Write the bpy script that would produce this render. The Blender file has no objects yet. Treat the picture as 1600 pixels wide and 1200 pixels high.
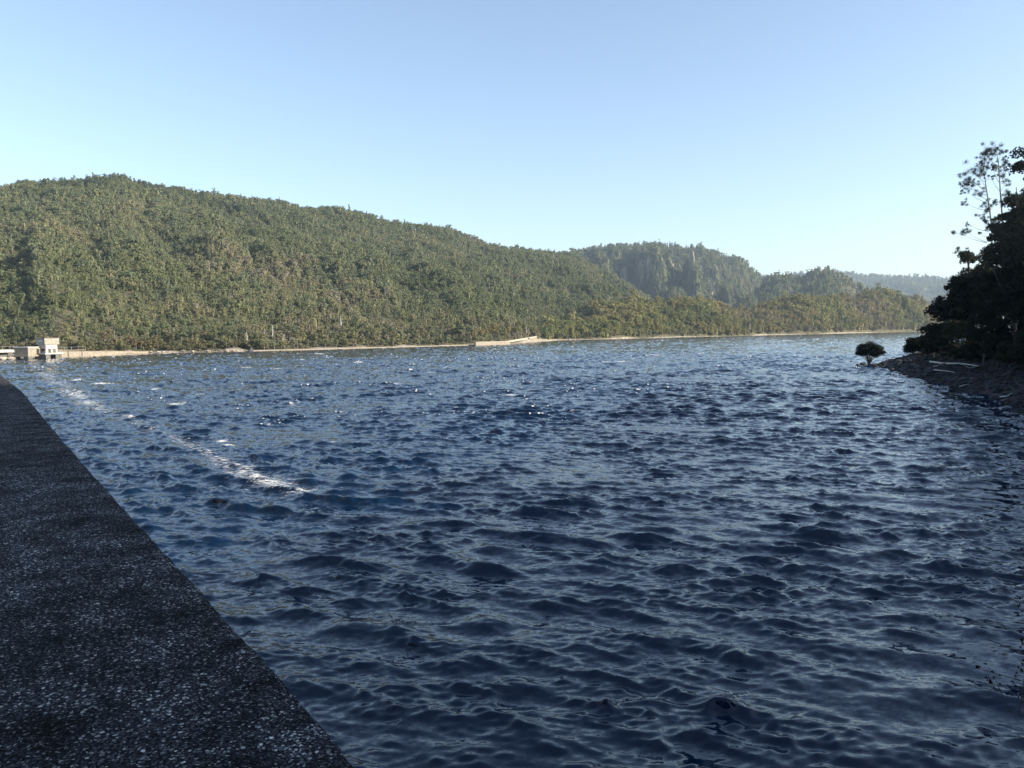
import bpy, math, random
import numpy as np
from mathutils import Vector, Matrix, Euler

# ------------------------------------------------------------------ camera, sky, sun
S = bpy.context.scene
COL = S.collection
W_PX, H_PX, FPX = 1600.0, 1200.0, 1244.0
CAM_Z = 8.0
PITCH, ROLL = 3.95, 0.57
cam_d = bpy.data.cameras.new("camera")
cam = bpy.data.objects.new("camera", cam_d)
COL.objects.link(cam)
cam_d.sensor_width = 36
cam_d.lens = 36 * FPX / W_PX
cam_d.clip_start, cam_d.clip_end = 0.05, 40000
CAMR = Matrix.Rotation(math.radians(90 - PITCH), 3, 'X') @ Matrix.Rotation(math.radians(-ROLL), 3, 'Z')
cam.matrix_world = Matrix.Translation((0, 0, CAM_Z)) @ CAMR.to_4x4()
S.camera = cam

SUN_AZ, SUN_EL = 105.0, 22.0            # azimuth clockwise from +Y
w = bpy.data.worlds.new("World")
S.world = w
w.use_nodes = True
nt = w.node_tree
sky = nt.nodes.new('ShaderNodeTexSky')
sky.sky_type = 'NISHITA'
sky.sun_disc = False
sky.sun_elevation = math.radians(SUN_EL)
sky.sun_rotation = math.radians(SUN_AZ)
sky.altitude = 300
sky.air_density = 1.0
sky.dust_density = 1.2
sky.ozone_density = 1.6
tint = nt.nodes.new('ShaderNodeMix')
tint.data_type = 'RGBA'
tint.blend_type = 'MULTIPLY'
tint.inputs[0].default_value = 1.0
tint.inputs[7].default_value = (0.94, 0.975, 1.0, 1)      # the camera's cool white balance
nt.links.new(sky.outputs[0], tint.inputs[6])
wb = nt.nodes.new('ShaderNodeHueSaturation')
wb.inputs['Saturation'].default_value = 0.90
nt.links.new(tint.outputs[2], wb.inputs['Color'])
nt.links.new(wb.outputs[0], nt.nodes['Background'].inputs[0])
nt.nodes['Background'].inputs[1].default_value = 0.10
sl = bpy.data.lights.new("sun", 'SUN')
so = bpy.data.objects.new("sun", sl)
COL.objects.link(so)
sl.energy = 4.2
sl.angle = math.radians(0.5)
sl.color = (1.0, 0.90, 0.76)
a_, e_ = math.radians(SUN_AZ), math.radians(SUN_EL)
sdir = Vector((math.sin(a_) * math.cos(e_), math.cos(a_) * math.cos(e_), math.sin(e_)))
so.rotation_euler = sdir.to_track_quat('Z', 'Y').to_euler()
so.location = (60, -20, 90)
S.view_settings.view_transform = 'Standard'
S.view_settings.look = 'None'
S.view_settings.gamma = 1
S.view_settings.exposure = 1.40
S.view_settings.use_curve_mapping = False
S.cycles.volume_bounces = 0
S.cycles.max_bounces = 6
S.cycles.use_denoising = True

# ------------------------------------------------------------------ helpers
rng = np.random.default_rng(7)
random.seed(7)


def ray(px, py):
    v = CAMR @ Vector(((px - 800) / FPX, (600 - py) / FPX, -1.0))
    return v


def on_plane(px, py, z=0.0):
    v = ray(px, py)
    t = (z - CAM_Z) / v.z
    return Vector((v.x * t, v.y * t, z))


def az_el(px, py):
    v = ray(px, py)
    return math.atan2(v.x, v.y), v.z / math.hypot(v.x, v.y)


def at_depth(px, py, dist):
    """point at horizontal distance dist"""
    a, e = az_el(px, py)
    return Vector((math.sin(a) * dist, math.cos(a) * dist, CAM_Z + e * dist))


def mesh_np(name, verts, faces, mats, attrs=None, smooth=False, mat_idx=None):
    """verts (n,3); faces (m,k)"""
    me = bpy.data.meshes.new(name)
    verts = np.ascontiguousarray(verts, dtype=np.float32)
    faces = np.ascontiguousarray(faces, dtype=np.int32)
    k = faces.shape[1]
    me.vertices.add(len(verts))
    me.vertices.foreach_set('co', verts.ravel())
    me.loops.add(faces.size)
    me.loops.foreach_set('vertex_index', faces.ravel())
    me.polygons.add(len(faces))
    me.polygons.foreach_set('loop_start', np.arange(0, faces.size, k, dtype=np.int32))
    me.polygons.foreach_set('loop_total', np.full(len(faces), k, dtype=np.int32))
    me.polygons.foreach_set('use_smooth', np.full(len(faces), smooth))
    if mat_idx is not None:
        me.polygons.foreach_set('material_index', np.asarray(mat_idx, dtype=np.int32))
    for m in mats if isinstance(mats, (list, tuple)) else [mats]:
        me.materials.append(m)
    for an, av in (attrs or {}).items():
        at = me.attributes.new(an, 'FLOAT', 'POINT')
        at.data.foreach_set('value', np.ascontiguousarray(av, dtype=np.float32))
    me.update(calc_edges=True)
    return me


def link(name, me, parent=None, label=None, cat=None, group=None, kind=None, loc=None, rot=None, scale=None):
    o = bpy.data.objects.new(name, me)
    COL.objects.link(o)
    if parent is not None:
        o.parent = parent
    if loc is not None:
        o.location = loc
    if rot is not None:
        o.rotation_euler = rot
    if scale is not None:
        o.scale = scale if hasattr(scale, '__len__') else (scale,) * 3
    if label: o["label"] = label
    if cat: o["category"] = cat
    if group: o["group"] = group
    if kind: o["kind"] = kind
    return o


def smooth(a, b, x):
    t = np.clip((x - a) / (b - a), 0, 1)
    return t * t * (3 - 2 * t)


def lattice_noise(seed):
    r = np.random.default_rng(seed)
    G = r.random((256, 256))

    def f(x, y):
        x = np.asarray(x, float); y = np.asarray(y, float)
        xi = np.floor(x).astype(int); yi = np.floor(y).astype(int)
        fx = x - xi; fy = y - yi
        fx = fx * fx * (3 - 2 * fx); fy = fy * fy * (3 - 2 * fy)
        a = G[xi & 255, yi & 255]; b = G[(xi + 1) & 255, yi & 255]
        c = G[xi & 255, (yi + 1) & 255]; d = G[(xi + 1) & 255, (yi + 1) & 255]
        return (a * (1 - fx) + b * fx) * (1 - fy) + (c * (1 - fx) + d * fx) * fy - 0.5
    return f


N1, N2, N3 = lattice_noise(1), lattice_noise(2), lattice_noise(3)


def fbm(f, x, y, octaves=4):
    s = 0; a = 1.0
    for i in range(octaves):
        s = s + a * f(x * 2 ** i + 17.3 * i, y * 2 ** i + 5.1 * i)
        a *= 0.5
    return s


class NT:
    """tiny node-tree writer"""
    def __init__(self, name):
        self.m = bpy.data.materials.new(name)
        self.m.use_nodes = True
        self.t = self.m.node_tree
        self.b = self.t.nodes['Principled BSDF']
        self.out = self.t.nodes['Material Output']

    def n(self, typ, **kw):
        nd = self.t.nodes.new(typ)
        for k, v in kw.items():
            if k.startswith('i_'):
                nd.inputs[k[2:].replace('_', ' ')].default_value = v
            else:
                setattr(nd, k, v)
        return nd

    def l(self, a, b):
        self.t.links.new(a, b)

    def noise(self, vec, scale, detail=3, rough=0.5):
        nd = self.n('ShaderNodeTexNoise')
        nd.inputs['Scale'].default_value = scale
        nd.inputs['Detail'].default_value = detail
        nd.inputs['Roughness'].default_value = rough
        if vec is not None: self.l(vec, nd.inputs['Vector'])
        return nd

    def ramp(self, fac, stops):
        r = self.n('ShaderNodeValToRGB')
        el = r.color_ramp.elements
        while len(el) > 1: el.remove(el[-1])
        el[0].position = stops[0][0]; el[0].color = (*stops[0][1], 1)
        for p, c in stops[1:]:
            e = el.new(p); e.color = (*c, 1)
        self.l(fac, r.inputs[0])
        return r

    def math(self, op, a, b=None, clamp=False):
        nd = self.n('ShaderNodeMath', operation=op)
        nd.use_clamp = clamp
        for i, v in enumerate((a, b)):
            if v is None: continue
            if isinstance(v, (int, float)): nd.inputs[i].default_value = v
            else: self.l(v, nd.inputs[i])
        return nd.outputs[0]

    def mix(self, fac, a, b, blend='MIX'):
        nd = self.n('ShaderNodeMix', data_type='RGBA', blend_type=blend)
        for s, v in ((nd.inputs[0], fac), (nd.inputs[6], a), (nd.inputs[7], b)):
            if isinstance(v, (int, float)): s.default_value = v
            elif isinstance(v, tuple): s.default_value = (*v, 1)
            else: self.l(v, s)
        return nd.outputs[2]

    def bump(self, h, dist, strength=1.0):
        nd = self.n('ShaderNodeBump')
        nd.inputs['Distance'].default_value = dist
        nd.inputs['Strength'].default_value = strength
        self.l(h, nd.inputs['Height'])
        self.l(nd.outputs[0], self.b.inputs['Normal'])
        return nd

    def pos(self):
        return self.n('ShaderNodeNewGeometry').outputs['Position']

    def obj(self):
        return self.n('ShaderNodeTexCoord').outputs['Object']

    def set(self, base=None, rough=None, spec=None):
        if base is not None:
            if isinstance(base, tuple): self.b.inputs['Base Color'].default_value = (*base, 1)
            else: self.l(base, self.b.inputs['Base Color'])
        if rough is not None: self.b.inputs['Roughness'].default_value = rough
        if spec is not None: self.b.inputs['Specular IOR Level'].default_value = spec
        return self.m


# ------------------------------------------------------------------ materials
def leaf_material(name, stops, use_attr):
    t = NT(name)
    if use_attr:
        f = t.n('ShaderNodeAttribute', attribute_name='tint').outputs['Fac']
    else:
        f = t.n('ShaderNodeObjectInfo').outputs['Random']
    base = t.ramp(f, stops).outputs[0]
    pos = t.pos()
    nz = t.noise(pos, 0.35 if use_attr else 0.8, 3)
    v = t.math('MULTIPLY_ADD', nz.outputs['Fac'], 1.1)
    t.t.nodes[-1].inputs[2].default_value = 0.45
    hsv = t.n('ShaderNodeHueSaturation')
    t.l(base, hsv.inputs['Color'])
    t.l(v, hsv.inputs['Value'])
    t.set(hsv.outputs[0], 0.75, 0.15)
    tr = t.n('ShaderNodeBsdfTranslucent')
    t.l(hsv.outputs[0], tr.inputs[0])
    mx = t.n('ShaderNodeMixShader')
    mx.inputs[0].default_value = 0.34
    t.l(t.b.outputs[0], mx.inputs[1]); t.l(tr.outputs[0], mx.inputs[2])
    t.l(mx.outputs[0], t.out.inputs['Surface'])
    return t.m


OLIVE = [(0.0, (0.064, 0.080, 0.050)), (0.18, (0.104, 0.120, 0.058)), (0.36, (0.150, 0.160, 0.070)), (0.52, (0.126, 0.146, 0.082)),
         (0.68, (0.188, 0.186, 0.086)), (0.82, (0.190, 0.168, 0.100)), (0.93, (0.22, 0.205, 0.15)), (1.0, (0.42, 0.39, 0.34))]
YELLOW = [(0.0, (0.075, 0.092, 0.050)), (0.3, (0.140, 0.155, 0.064)), (0.55, (0.205, 0.200, 0.074)), (0.8, (0.235, 0.192, 0.080)),
          (0.93, (0.20, 0.18, 0.11)), (1.0, (0.40, 0.37, 0.32))]
M_FOREST = leaf_material('hill_foliage', OLIVE, True)
M_FOREST_Y = leaf_material('promontory_foliage', YELLOW, True)
M_TREE = leaf_material('tree_foliage', OLIVE[:-2] + [(1.0, (0.15, 0.13, 0.07))], False)
M_TREE_Y = leaf_material('golden_foliage', YELLOW[:-2] + [(1.0, (0.17, 0.13, 0.05))], False)
M_SCRUB = leaf_material('scrub_foliage', [(0, (0.085, 0.090, 0.048)), (0.4, (0.130, 0.122, 0.060)), (0.75, (0.165, 0.140, 0.072)), (1, (0.175, 0.130, 0.080))], False)
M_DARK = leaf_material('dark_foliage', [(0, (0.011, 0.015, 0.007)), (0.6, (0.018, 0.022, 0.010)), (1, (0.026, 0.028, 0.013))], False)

t = NT('bark'); nz = t.noise(t.obj(), 6, 4)
M_BARK = t.set(t.ramp(nz.outputs['Fac'], [(0.3, (0.10, 0.085, 0.07)), (0.7, (0.30, 0.27, 0.23))]).outputs[0], 0.9)
t = NT('dark_bark'); nz = t.noise(t.obj(), 4, 4)
M_BARKD = t.set(t.ramp(nz.outputs['Fac'], [(0.3, (0.035, 0.03, 0.027)), (0.7, (0.10, 0.09, 0.08))]).outputs[0], 0.9)
t = NT('bleached_wood'); nz = t.noise(t.obj(), 5, 4)
M_WOOD = t.set(t.ramp(nz.outputs['Fac'], [(0.3, (0.30, 0.28, 0.25)), (0.7, (0.62, 0.59, 0.54))]).outputs[0], 0.85)

t = NT('forest_floor'); nz = t.noise(t.pos(), 0.05, 5)
M_FLOOR = t.set(t.ramp(nz.outputs['Fac'], [(0.3, (0.060, 0.060, 0.035)), (0.6, (0.105, 0.095, 0.055))]).outputs[0], 0.95, 0.1)


def cliff_material():
    t = NT('forested_cliff')
    pos = t.pos()
    mp = t.n('ShaderNodeMapping'); mp.inputs['Scale'].default_value = (0.05, 0.05, 0.012); t.l(pos, mp.inputs[0])
    nz = t.noise(mp.outputs[0], 1.0, 6, 0.65)
    rock = t.ramp(nz.outputs['Fac'], [(0.3, (0.10, 0.085, 0.065)), (0.5, (0.23, 0.185, 0.14)), (0.7, (0.38, 0.31, 0.25))]).outputs[0]
    n2 = t.noise(pos, 0.02, 5)
    green = t.ramp(n2.outputs['Fac'], [(0.3, (0.038, 0.048, 0.022)), (0.7, (0.075, 0.080, 0.036))]).outputs[0]
    at = t.n('ShaderNodeAttribute', attribute_name='rock').outputs['Fac']
    t.set(t.mix(at, green, rock), 0.95, 0.1)
    t.bump(nz.outputs['Fac'], 6.0, 1.0)
    return t.m


M_CLIFF = cliff_material()

t = NT('shore_stone'); ps = t.pos(); nz = t.noise(ps, 0.45, 6, 0.7); n2 = t.noise(ps, 4.0, 3)
c1 = t.ramp(nz.outputs['Fac'], [(0.3, (0.13, 0.105, 0.075)), (0.5, (0.26, 0.22, 0.165)), (0.65, (0.45, 0.40, 0.32))]).outputs[0]
M_BEACH = t.set(t.mix(0.5, c1, n2.outputs['Color'], 'OVERLAY'), 0.9, 0.2)
t.bump(n2.outputs['Fac'], 0.15)


def concrete(name, lo, hi, scale=1.5):
    t = NT(name); ps = t.obj()
    nz = t.noise(ps, scale, 5, 0.6)
    mp = t.n('ShaderNodeMapping'); mp.inputs['Scale'].default_value = (2.5, 2.5, 0.25); t.l(ps, mp.inputs[0])
    st = t.noise(mp.outputs[0], 1.0, 4)
    f = t.math('ADD', t.math('MULTIPLY', nz.outputs['Fac'], 0.6), t.math('MULTIPLY', st.outputs['Fac'], 0.4))
    t.set(t.ramp(f, [(0.35, lo), (0.62, hi)]).outputs[0], 0.85, 0.3)
    t.bump(nz.outputs['Fac'], 0.02)
    return t.m


M_CONC = concrete('weathered_concrete', (0.17, 0.145, 0.11), (0.30, 0.26, 0.20))
M_CONC_W = concrete('white_concrete', (0.38, 0.36, 0.31), (0.52, 0.49, 0.44))
M_CONC_D = concrete('shade_toned_concrete', (0.07, 0.065, 0.055), (0.16, 0.15, 0.125))  # darker colour carries the shade on piers and below the decks
M_PANEL = concrete('ribbed_cladding', (0.20, 0.19, 0.15), (0.34, 0.32, 0.26))
M_DARKHOLE = NT('dark_opening').set((0.02, 0.02, 0.02), 0.6)
M_STEEL = NT('galvanised_steel').set((0.35, 0.35, 0.34), 0.5)


def rock_material(name, lo, hi, sc=0.6):
    t = NT(name); ps = t.pos(); nz = t.noise(ps, sc, 6, 0.65)
    oi = t.n('ShaderNodeObjectInfo').outputs['Random']
    f = t.math('ADD', t.math('MULTIPLY', nz.outputs['Fac'], 0.7), t.math('MULTIPLY', oi, 0.3))
    t.set(t.ramp(f, [(0.3, lo), (0.7, hi)]).outputs[0], 0.85, 0.3)
    t.bump(nz.outputs['Fac'], 0.15)
    return t.m


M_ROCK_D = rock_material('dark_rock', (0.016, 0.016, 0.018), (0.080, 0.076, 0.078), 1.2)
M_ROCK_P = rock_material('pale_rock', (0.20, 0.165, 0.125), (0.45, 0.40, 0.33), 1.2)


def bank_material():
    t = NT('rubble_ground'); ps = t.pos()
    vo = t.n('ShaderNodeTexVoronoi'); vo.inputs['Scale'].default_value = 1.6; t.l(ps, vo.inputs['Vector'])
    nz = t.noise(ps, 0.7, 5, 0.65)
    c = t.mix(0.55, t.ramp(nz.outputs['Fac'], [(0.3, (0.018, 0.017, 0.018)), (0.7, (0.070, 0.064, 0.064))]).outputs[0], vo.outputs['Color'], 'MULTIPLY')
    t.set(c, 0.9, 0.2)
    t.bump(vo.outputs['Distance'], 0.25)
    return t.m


M_BANK = bank_material()


def aggregate_material():
    """exposed-aggregate concrete: dark matrix, grey stones, scattered pale chips"""
    t = NT('exposed_aggregate_concrete')
    ps = t.pos()
    wob = t.noise(ps, 40, 2)
    ad = t.n('ShaderNodeVectorMath', operation='MULTIPLY_ADD')
    t.l(wob.outputs['Color'], ad.inputs[0]); ad.inputs[1].default_value = (0.010,) * 3; t.l(ps, ad.inputs[2])
    p2 = ad.outputs[0]
    cols = []
    hts = []
    v1 = t.n('ShaderNodeTexVoronoi'); v1.inputs['Scale'].default_value = 260; t.l(p2, v1.inputs['Vector'])
    v2 = t.n('ShaderNodeTexVoronoi'); v2.inputs['Scale'].default_value = 108; t.l(p2, v2.inputs['Vector'])
    patch = t.noise(ps, 7, 4, 0.6)
    patch2 = t.noise(ps, 1.3, 3, 0.6)
    sep1 = t.n('ShaderNodeSeparateColor'); t.l(v1.outputs['Color'], sep1.inputs[0])
    sep2 = t.n('ShaderNodeSeparateColor'); t.l(v2.outputs['Color'], sep2.inputs[0])
    g1 = t.ramp(sep1.outputs[0], [(0.0, (0.012, 0.013, 0.016)), (0.42, (0.028, 0.030, 0.036)), (0.68, (0.055, 0.058, 0.068)), (0.85, (0.115, 0.12, 0.125)), (0.955, (0.40, 0.40, 0.38))])
    g1.color_ramp.interpolation = 'CONSTANT'
    c = g1.outputs[0]
    # larger pale chips where random value is high
    chip = t.math('GREATER_THAN', t.math('ADD', sep2.outputs[0], t.math('MULTIPLY', patch.outputs['Fac'], 0.9)), 1.31)
    near = t.math('LESS_THAN', v2.outputs['Distance'], 0.42)
    chipc = t.ramp(sep2.outputs[1], [(0, (0.08, 0.085, 0.085)), (0.5, (0.22, 0.22, 0.215)), (1, (0.62, 0.60, 0.56))]).outputs[0]
    c = t.mix(t.math('MULTIPLY', chip, near), c, chipc)
    dark = t.math('MULTIPLY_ADD', patch.outputs['Fac'], 2.6); t.t.nodes[-1].inputs[2].default_value = -0.45
    d2 = t.math('MULTIPLY_ADD', patch2.outputs['Fac'], 1.2); t.t.nodes[-1].inputs[2].default_value = 0.4
    vv = t.n('ShaderNodeVectorMath', operation='SCALE')
    t.l(c, vv.inputs[0]); t.l(t.math('MULTIPLY', dark, d2), vv.inputs['Scale'])
    t.set(vv.outputs[0], 0.9, 0.04)
    h = t.math('SUBTRACT', t.math('MULTIPLY', v1.outputs['Distance'], -0.6), t.math('MULTIPLY', v2.outputs['Distance'], 0.8))
    t.bump(h, 0.005, 1.0)
    return t.m


M_AGG = aggregate_material()


def water_material():
    t = NT('lake_water')
    g = t.n('ShaderNodeNewGeometry')
    ps, nn = g.outputs['Position'], g.outputs['Normal']
    mp = t.n('ShaderNodeMapping'); mp.inputs['Scale'].default_value = (0.6, 1.0, 1.0)
    mp.inputs['Rotation'].default_value = (0, 0, math.radians(12)); t.l(ps, mp.inputs[0])
    tot = None
    for sc, st, det in ((0.4, 0.14, 2), (1.3, 0.18, 3), (4.2, 0.30, 4), (13, 0.28, 3)):
        nz = t.noise(mp.outputs[0], sc, det, 0.6)
        sub = t.n('ShaderNodeVectorMath', operation='SUBTRACT'); t.l(nz.outputs['Color'], sub.inputs[0]); sub.inputs[1].default_value = (0.5,) * 3
        ml = t.n('ShaderNodeVectorMath', operation='MULTIPLY'); t.l(sub.outputs[0], ml.inputs[0]); ml.inputs[1].default_value = (st * 0.8, st * 1.3, 0)
        if tot is None: tot = ml.outputs[0]
        else:
            ad = t.n('ShaderNodeVectorMath', operation='ADD'); t.l(tot, ad.inputs[0]); t.l(ml.outputs[0], ad.inputs[1]); tot = ad.outputs[0]
    ad = t.n('ShaderNodeVectorMath', operation='ADD'); t.l(nn, ad.inputs[0]); t.l(tot, ad.inputs[1])
    no = t.n('ShaderNodeVectorMath', operation='NORMALIZE'); t.l(ad.outputs[0], no.inputs[0])
    t.l(no.outputs[0], t.b.inputs['Normal'])
    t.set((0.0015, 0.012, 0.034), 0.05)
    t.b.inputs['IOR'].default_value = 1.38
    # foam
    fa = t.n('ShaderNodeAttribute', attribute_name='foam').outputs['Fac']
    mp2 = t.n('ShaderNodeMapping'); mp2.inputs['Scale'].default_value = (0.55, 2.2, 1.0); t.l(ps, mp2.inputs[0])
    fn = t.noise(mp2.outputs[0], 2.6, 6, 0.8)
    k = t.math('SUBTRACT', t.math('ADD', fa, t.math('MULTIPLY', fn.outputs['Fac'], 3.4)), 2.20)
    k = t.math('MULTIPLY', k, 2.6, True)
    k = t.math('MULTIPLY', k, t.math('GREATER_THAN', fa, 0.02))
    df = t.n('ShaderNodeBsdfDiffuse'); df.inputs[0].default_value = (0.62, 0.62, 0.60, 1)
    mx = t.n('ShaderNodeMixShader'); t.l(k, mx.inputs[0]); t.l(t.b.outputs[0], mx.inputs[1]); t.l(df.outputs[0], mx.inputs[2])
    t.l(mx.outputs[0], t.out.inputs['Surface'])
    return t.m


M_WATER = water_material()

# ------------------------------------------------------------------ ground sheet far below the lake (its bed and the valley)
g = 9000.0
me = mesh_np('ground', np.array([(-g, -g, -14), (g, -g, -14), (g, g, -14), (-g, g, -14)]), np.array([(0, 1, 2, 3)]), M_FLOOR)
link('ground', me, kind='structure')

# ------------------------------------------------------------------ shoreline of the far side (pixel -> distance on water level)
SH = [(-420, 557), (-60, 559), (60, 559), (95, 558), (230, 553), (300, 551), (390, 549), (560, 544.3), (745, 539.2), (800, 537), (835, 534.5), (870, 532),
      (940, 530.2), (1010, 528.3), (1080, 526.6), (1150, 525), (1290, 521.6), (1430, 518.3), (1475, 517.6), (1650, 516)]
SH_A, SH_R = [], []
for px, py in SH:
    p = on_plane(px, py); SH_A.append(math.atan2(p.x, p.y)); SH_R.append(math.hypot(p.x, p.y))
SH_A, SH_R = np.array(SH_A), np.array(SH_R)


def shore_r(a):
    return np.interp(a, SH_A, SH_R)


# ------------------------------------------------------------------ hills: each a height function over (azimuth, distance)
class Hill:
    def __init__(self, sil, base_off, ridge_r, tree_h, front_pow=1.0, base_r=None, back=0.35, spur=0.0, spur_f=30.0, z0=1.0, spur_pow=1.0):
        A, R, Z = [], [], []
        for (px, py) in sil:
            a, e = az_el(px, py)
            r = float(np.interp(px, *ridge_r)) if not callable(ridge_r) else ridge_r(a)
            A.append(a); R.append(r); Z.append(max(z0, CAM_Z + r * e - tree_h * 0.8))
        self.A, self.R, self.Z = map(np.array, (A, R, Z))
        self.base_off, self.base_r, self.fp, self.back = base_off, base_r, front_pow, back
        self.spur, self.spur_f, self.z0, self.sp = spur, spur_f, z0, spur_pow

    def rb(self, a):
        if self.base_r is not None:
            return np.full_like(np.asarray(a, float), self.base_r)
        return shore_r(a) + self.base_off

    def rr(self, a):
        return np.interp(a, self.A, self.R)

    def z(self, a, r):
        rb, rr, zr = self.rb(a), self.rr(a), np.interp(a, self.A, self.Z)
        t = (r - rb) / (rr - rb)
        tc = np.clip(t, 0, 1)
        z = self.z0 + (zr - self.z0) * tc ** self.fp
        z = z - np.clip(t - 1, 0, None) * (rr - rb) * self.back
        if self.spur:
            env = np.clip(tc * (1 - tc) * 4, 0, 1) ** self.sp
            z = z + self.spur * env * (np.abs(fbm(N1, a * self.spur_f + tc * 1.2, tc * 2.2 + 3, 4)) * 2 - 0.5)
        x, y = np.sin(a) * r, np.cos(a) * r
        z = z + fbm(N2, x / 60, y / 60, 3) * 3.0 * np.clip(tc * 3, 0, 1) * (1 - smooth(0.85, 1.0, tc))
        return np.where(t < 0.98, np.minimum(z, np.maximum(self.z0, (zr - 3) * r / rr)), z)

    def mesh(self, name, mat, na, nr, a0=None, a1=None, rock=None):
        a = np.linspace(self.A[0] if a0 is None else a0, self.A[-1] if a1 is None else a1, na)
        tt = np.concatenate([np.linspace(-0.02, 1, nr), [1.15, 1.4, 1.9]])
        AA, TT = np.meshgrid(a, tt)
        RR = self.rb(AA) + TT * (self.rr(AA) - self.rb(AA))
        ZZ = self.z(AA, RR)
        ZZ[0] = -2
        ZZ = np.maximum(ZZ, -13)
        V = np.stack([np.sin(AA) * RR, np.cos(AA) * RR, ZZ], -1)
        n0, n1 = V.shape[:2]
        idx = np.arange(n0 * n1).reshape(n0, n1)
        F = np.stack([idx[:-1, :-1], idx[:-1, 1:], idx[1:, 1:], idx[1:, :-1]], -1).reshape(-1, 4)[:, ::-1]
        at = {}
        if rock:
            at['rock'] = rock(AA, TT, RR).ravel()
        me = mesh_np(name, V.reshape(-1, 3), F, mat, at, smooth=True)
        return link(name, me, kind='structure')


rrA = ([-420, 0, 180, 600, 900, 1010, 1100], [950, 930, 950, 1050, 1200, 1280, 1350])
hillA = Hill([(-420, 330), (-200, 300), (0, 287), (60, 279), (100, 276), (180, 272), (215, 277), (260, 289), (330, 300), (400, 308), (480, 318), (540, 326), (600, 342),
              (650, 351), (700, 357), (735, 370), (760, 379), (800, 388), (850, 389), (880, 393), (905, 400), (930, 412), (960, 430), (1010, 463), (1050, 490), (1100, 515)],
             14, rrA, 9, 1.12, spur=13, spur_f=16, back=0.3)
hillA.mesh('hill', M_FLOOR, 260, 60)
hillB = Hill([(760, 470), (820, 425), (860, 404), (885, 396), (920, 388), (960, 383), (1000, 378), (1050, 380), (1085, 381), (1105, 387), (1130, 396), (1152, 401), (1162, 404),
              (1175, 414), (1188, 425), (1196, 434), (1210, 452), (1230, 480), (1260, 505)],
             0, ([0, 1600], [2150, 2150]), 13, 0.85, base_r=1380, spur=115, spur_f=24, back=0.4)


def rockB(A, T, R):
    a0, a1, a2, a3 = [az_el(p, 420)[0] for p in (930, 970, 1110, 1180)]
    m = smooth(a0, a1, A) * (1 - smooth(a2, a3, A)) * smooth(0.28, 0.45, T) * (1 - smooth(0.72, 0.92, T))
    n = fbm(N3, A * 230, T * 9, 4)
    return np.clip(m * smooth(-0.05, 0.30, n) * 0.9, 0, 1)


hillB.mesh('mountain', M_CLIFF, 420, 110, rock=rockB)
hillD = Hill([(1120, 500), (1150, 476), (1180, 452), (1200, 436), (1215, 428), (1240, 430), (1258, 429), (1272, 421), (1290, 418), (1310, 424), (1330, 437), (1350, 448), (1380, 456), (1420, 468), (1500, 500)],
             0, ([0, 1600], [1750, 1750]), 12, 0.95, base_r=1250, spur=30, spur_f=30, back=0.3)
hillD.mesh('middle_hill', M_FLOOR, 160, 50)
hillE = Hill([(1080, 440), (1190, 430), (1260, 425), (1300, 420), (1320, 422), (1350, 428), (1400, 431), (1440, 429), (1475, 433), (1540, 430), (1620, 422), (1750, 430)],
             0, ([0, 1800], [4600, 4600]), 14, 1.0, base_r=2700, spur=60, spur_f=22, back=0.3)
hillE.mesh('far_ridge', M_FLOOR, 160, 40)
hillC = Hill([(700, 533), (840, 524), (865, 508), (900, 497), (940, 480), (1000, 470), (1050, 465), (1100, 469), (1140, 483), (1170, 480), (1200, 471), (1260, 460), (1300, 456), (1340, 458),
              (1380, 456), (1415, 459), (1440, 470), (1456, 490), (1466, 512), (1500, 516)],
             4, lambda a: float(shore_r(a)) + 130, 11.5, 0.9, spur=3, spur_f=40, z0=0.9, back=0.2)
hillC.mesh('promontory', M_FLOOR, 200, 24)


# ------------------------------------------------------------------ beach strip around the far shore
def strip():
    a = np.linspace(az_el(-420, 550)[0], az_el(1640, 520)[0], 900)
    offs = np.array([-2.0, 0.0, 1.5, 4.0, 9.0, 20.0])
    zz = np.array([-0.6, 0.0, 0.35, 0.8, 1.0, 1.1])
    AA, OO = np.meshgrid(a, offs)
    ZZ = np.repeat(zz[:, None], len(a), 1)
    x = AA * 900
    n = fbm(N1, x / 6, OO / 4, 3)
    wv = np.clip(0.5 + fbm(N2, x / 25, OO * 0, 3) * 1.6, 0.12, 1.4)
    RR = shore_r(AA) + OO + n * 1.2
    ZZ = ZZ * wv + n * 0.15
    ZZ[0] = -1
    a1, a2, a3 = [az_el(p, 540)[0] for p in (796, 825, 860)]
    # earth mound with an access track
    md = smooth(a1, a2, AA) * (1 - smooth(a2 + 0.004, a3, AA))
    ZZ += md * smooth(2, 16, OO) * 2.6
    V = np.stack([np.sin(AA) * RR, np.cos(AA) * RR, ZZ], -1)
    n0, n1 = V.shape[:2]
    idx = np.arange(n0 * n1).reshape(n0, n1)
    F = np.stack([idx[:-1, :-1], idx[:-1, 1:], idx[1:, 1:], idx[1:, :-1]], -1).reshape(-1, 4)[:, ::-1]
    link('beach', mesh_np('beach', V.reshape(-1, 3), F, M_BEACH, smooth=True), kind='structure')


strip()


# ------------------------------------------------------------------ tree shapes
def unit_dirs(r, n):
    v = r.normal(size=(n, 3))
    return v / np.linalg.norm(v, axis=1)[:, None]


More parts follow.
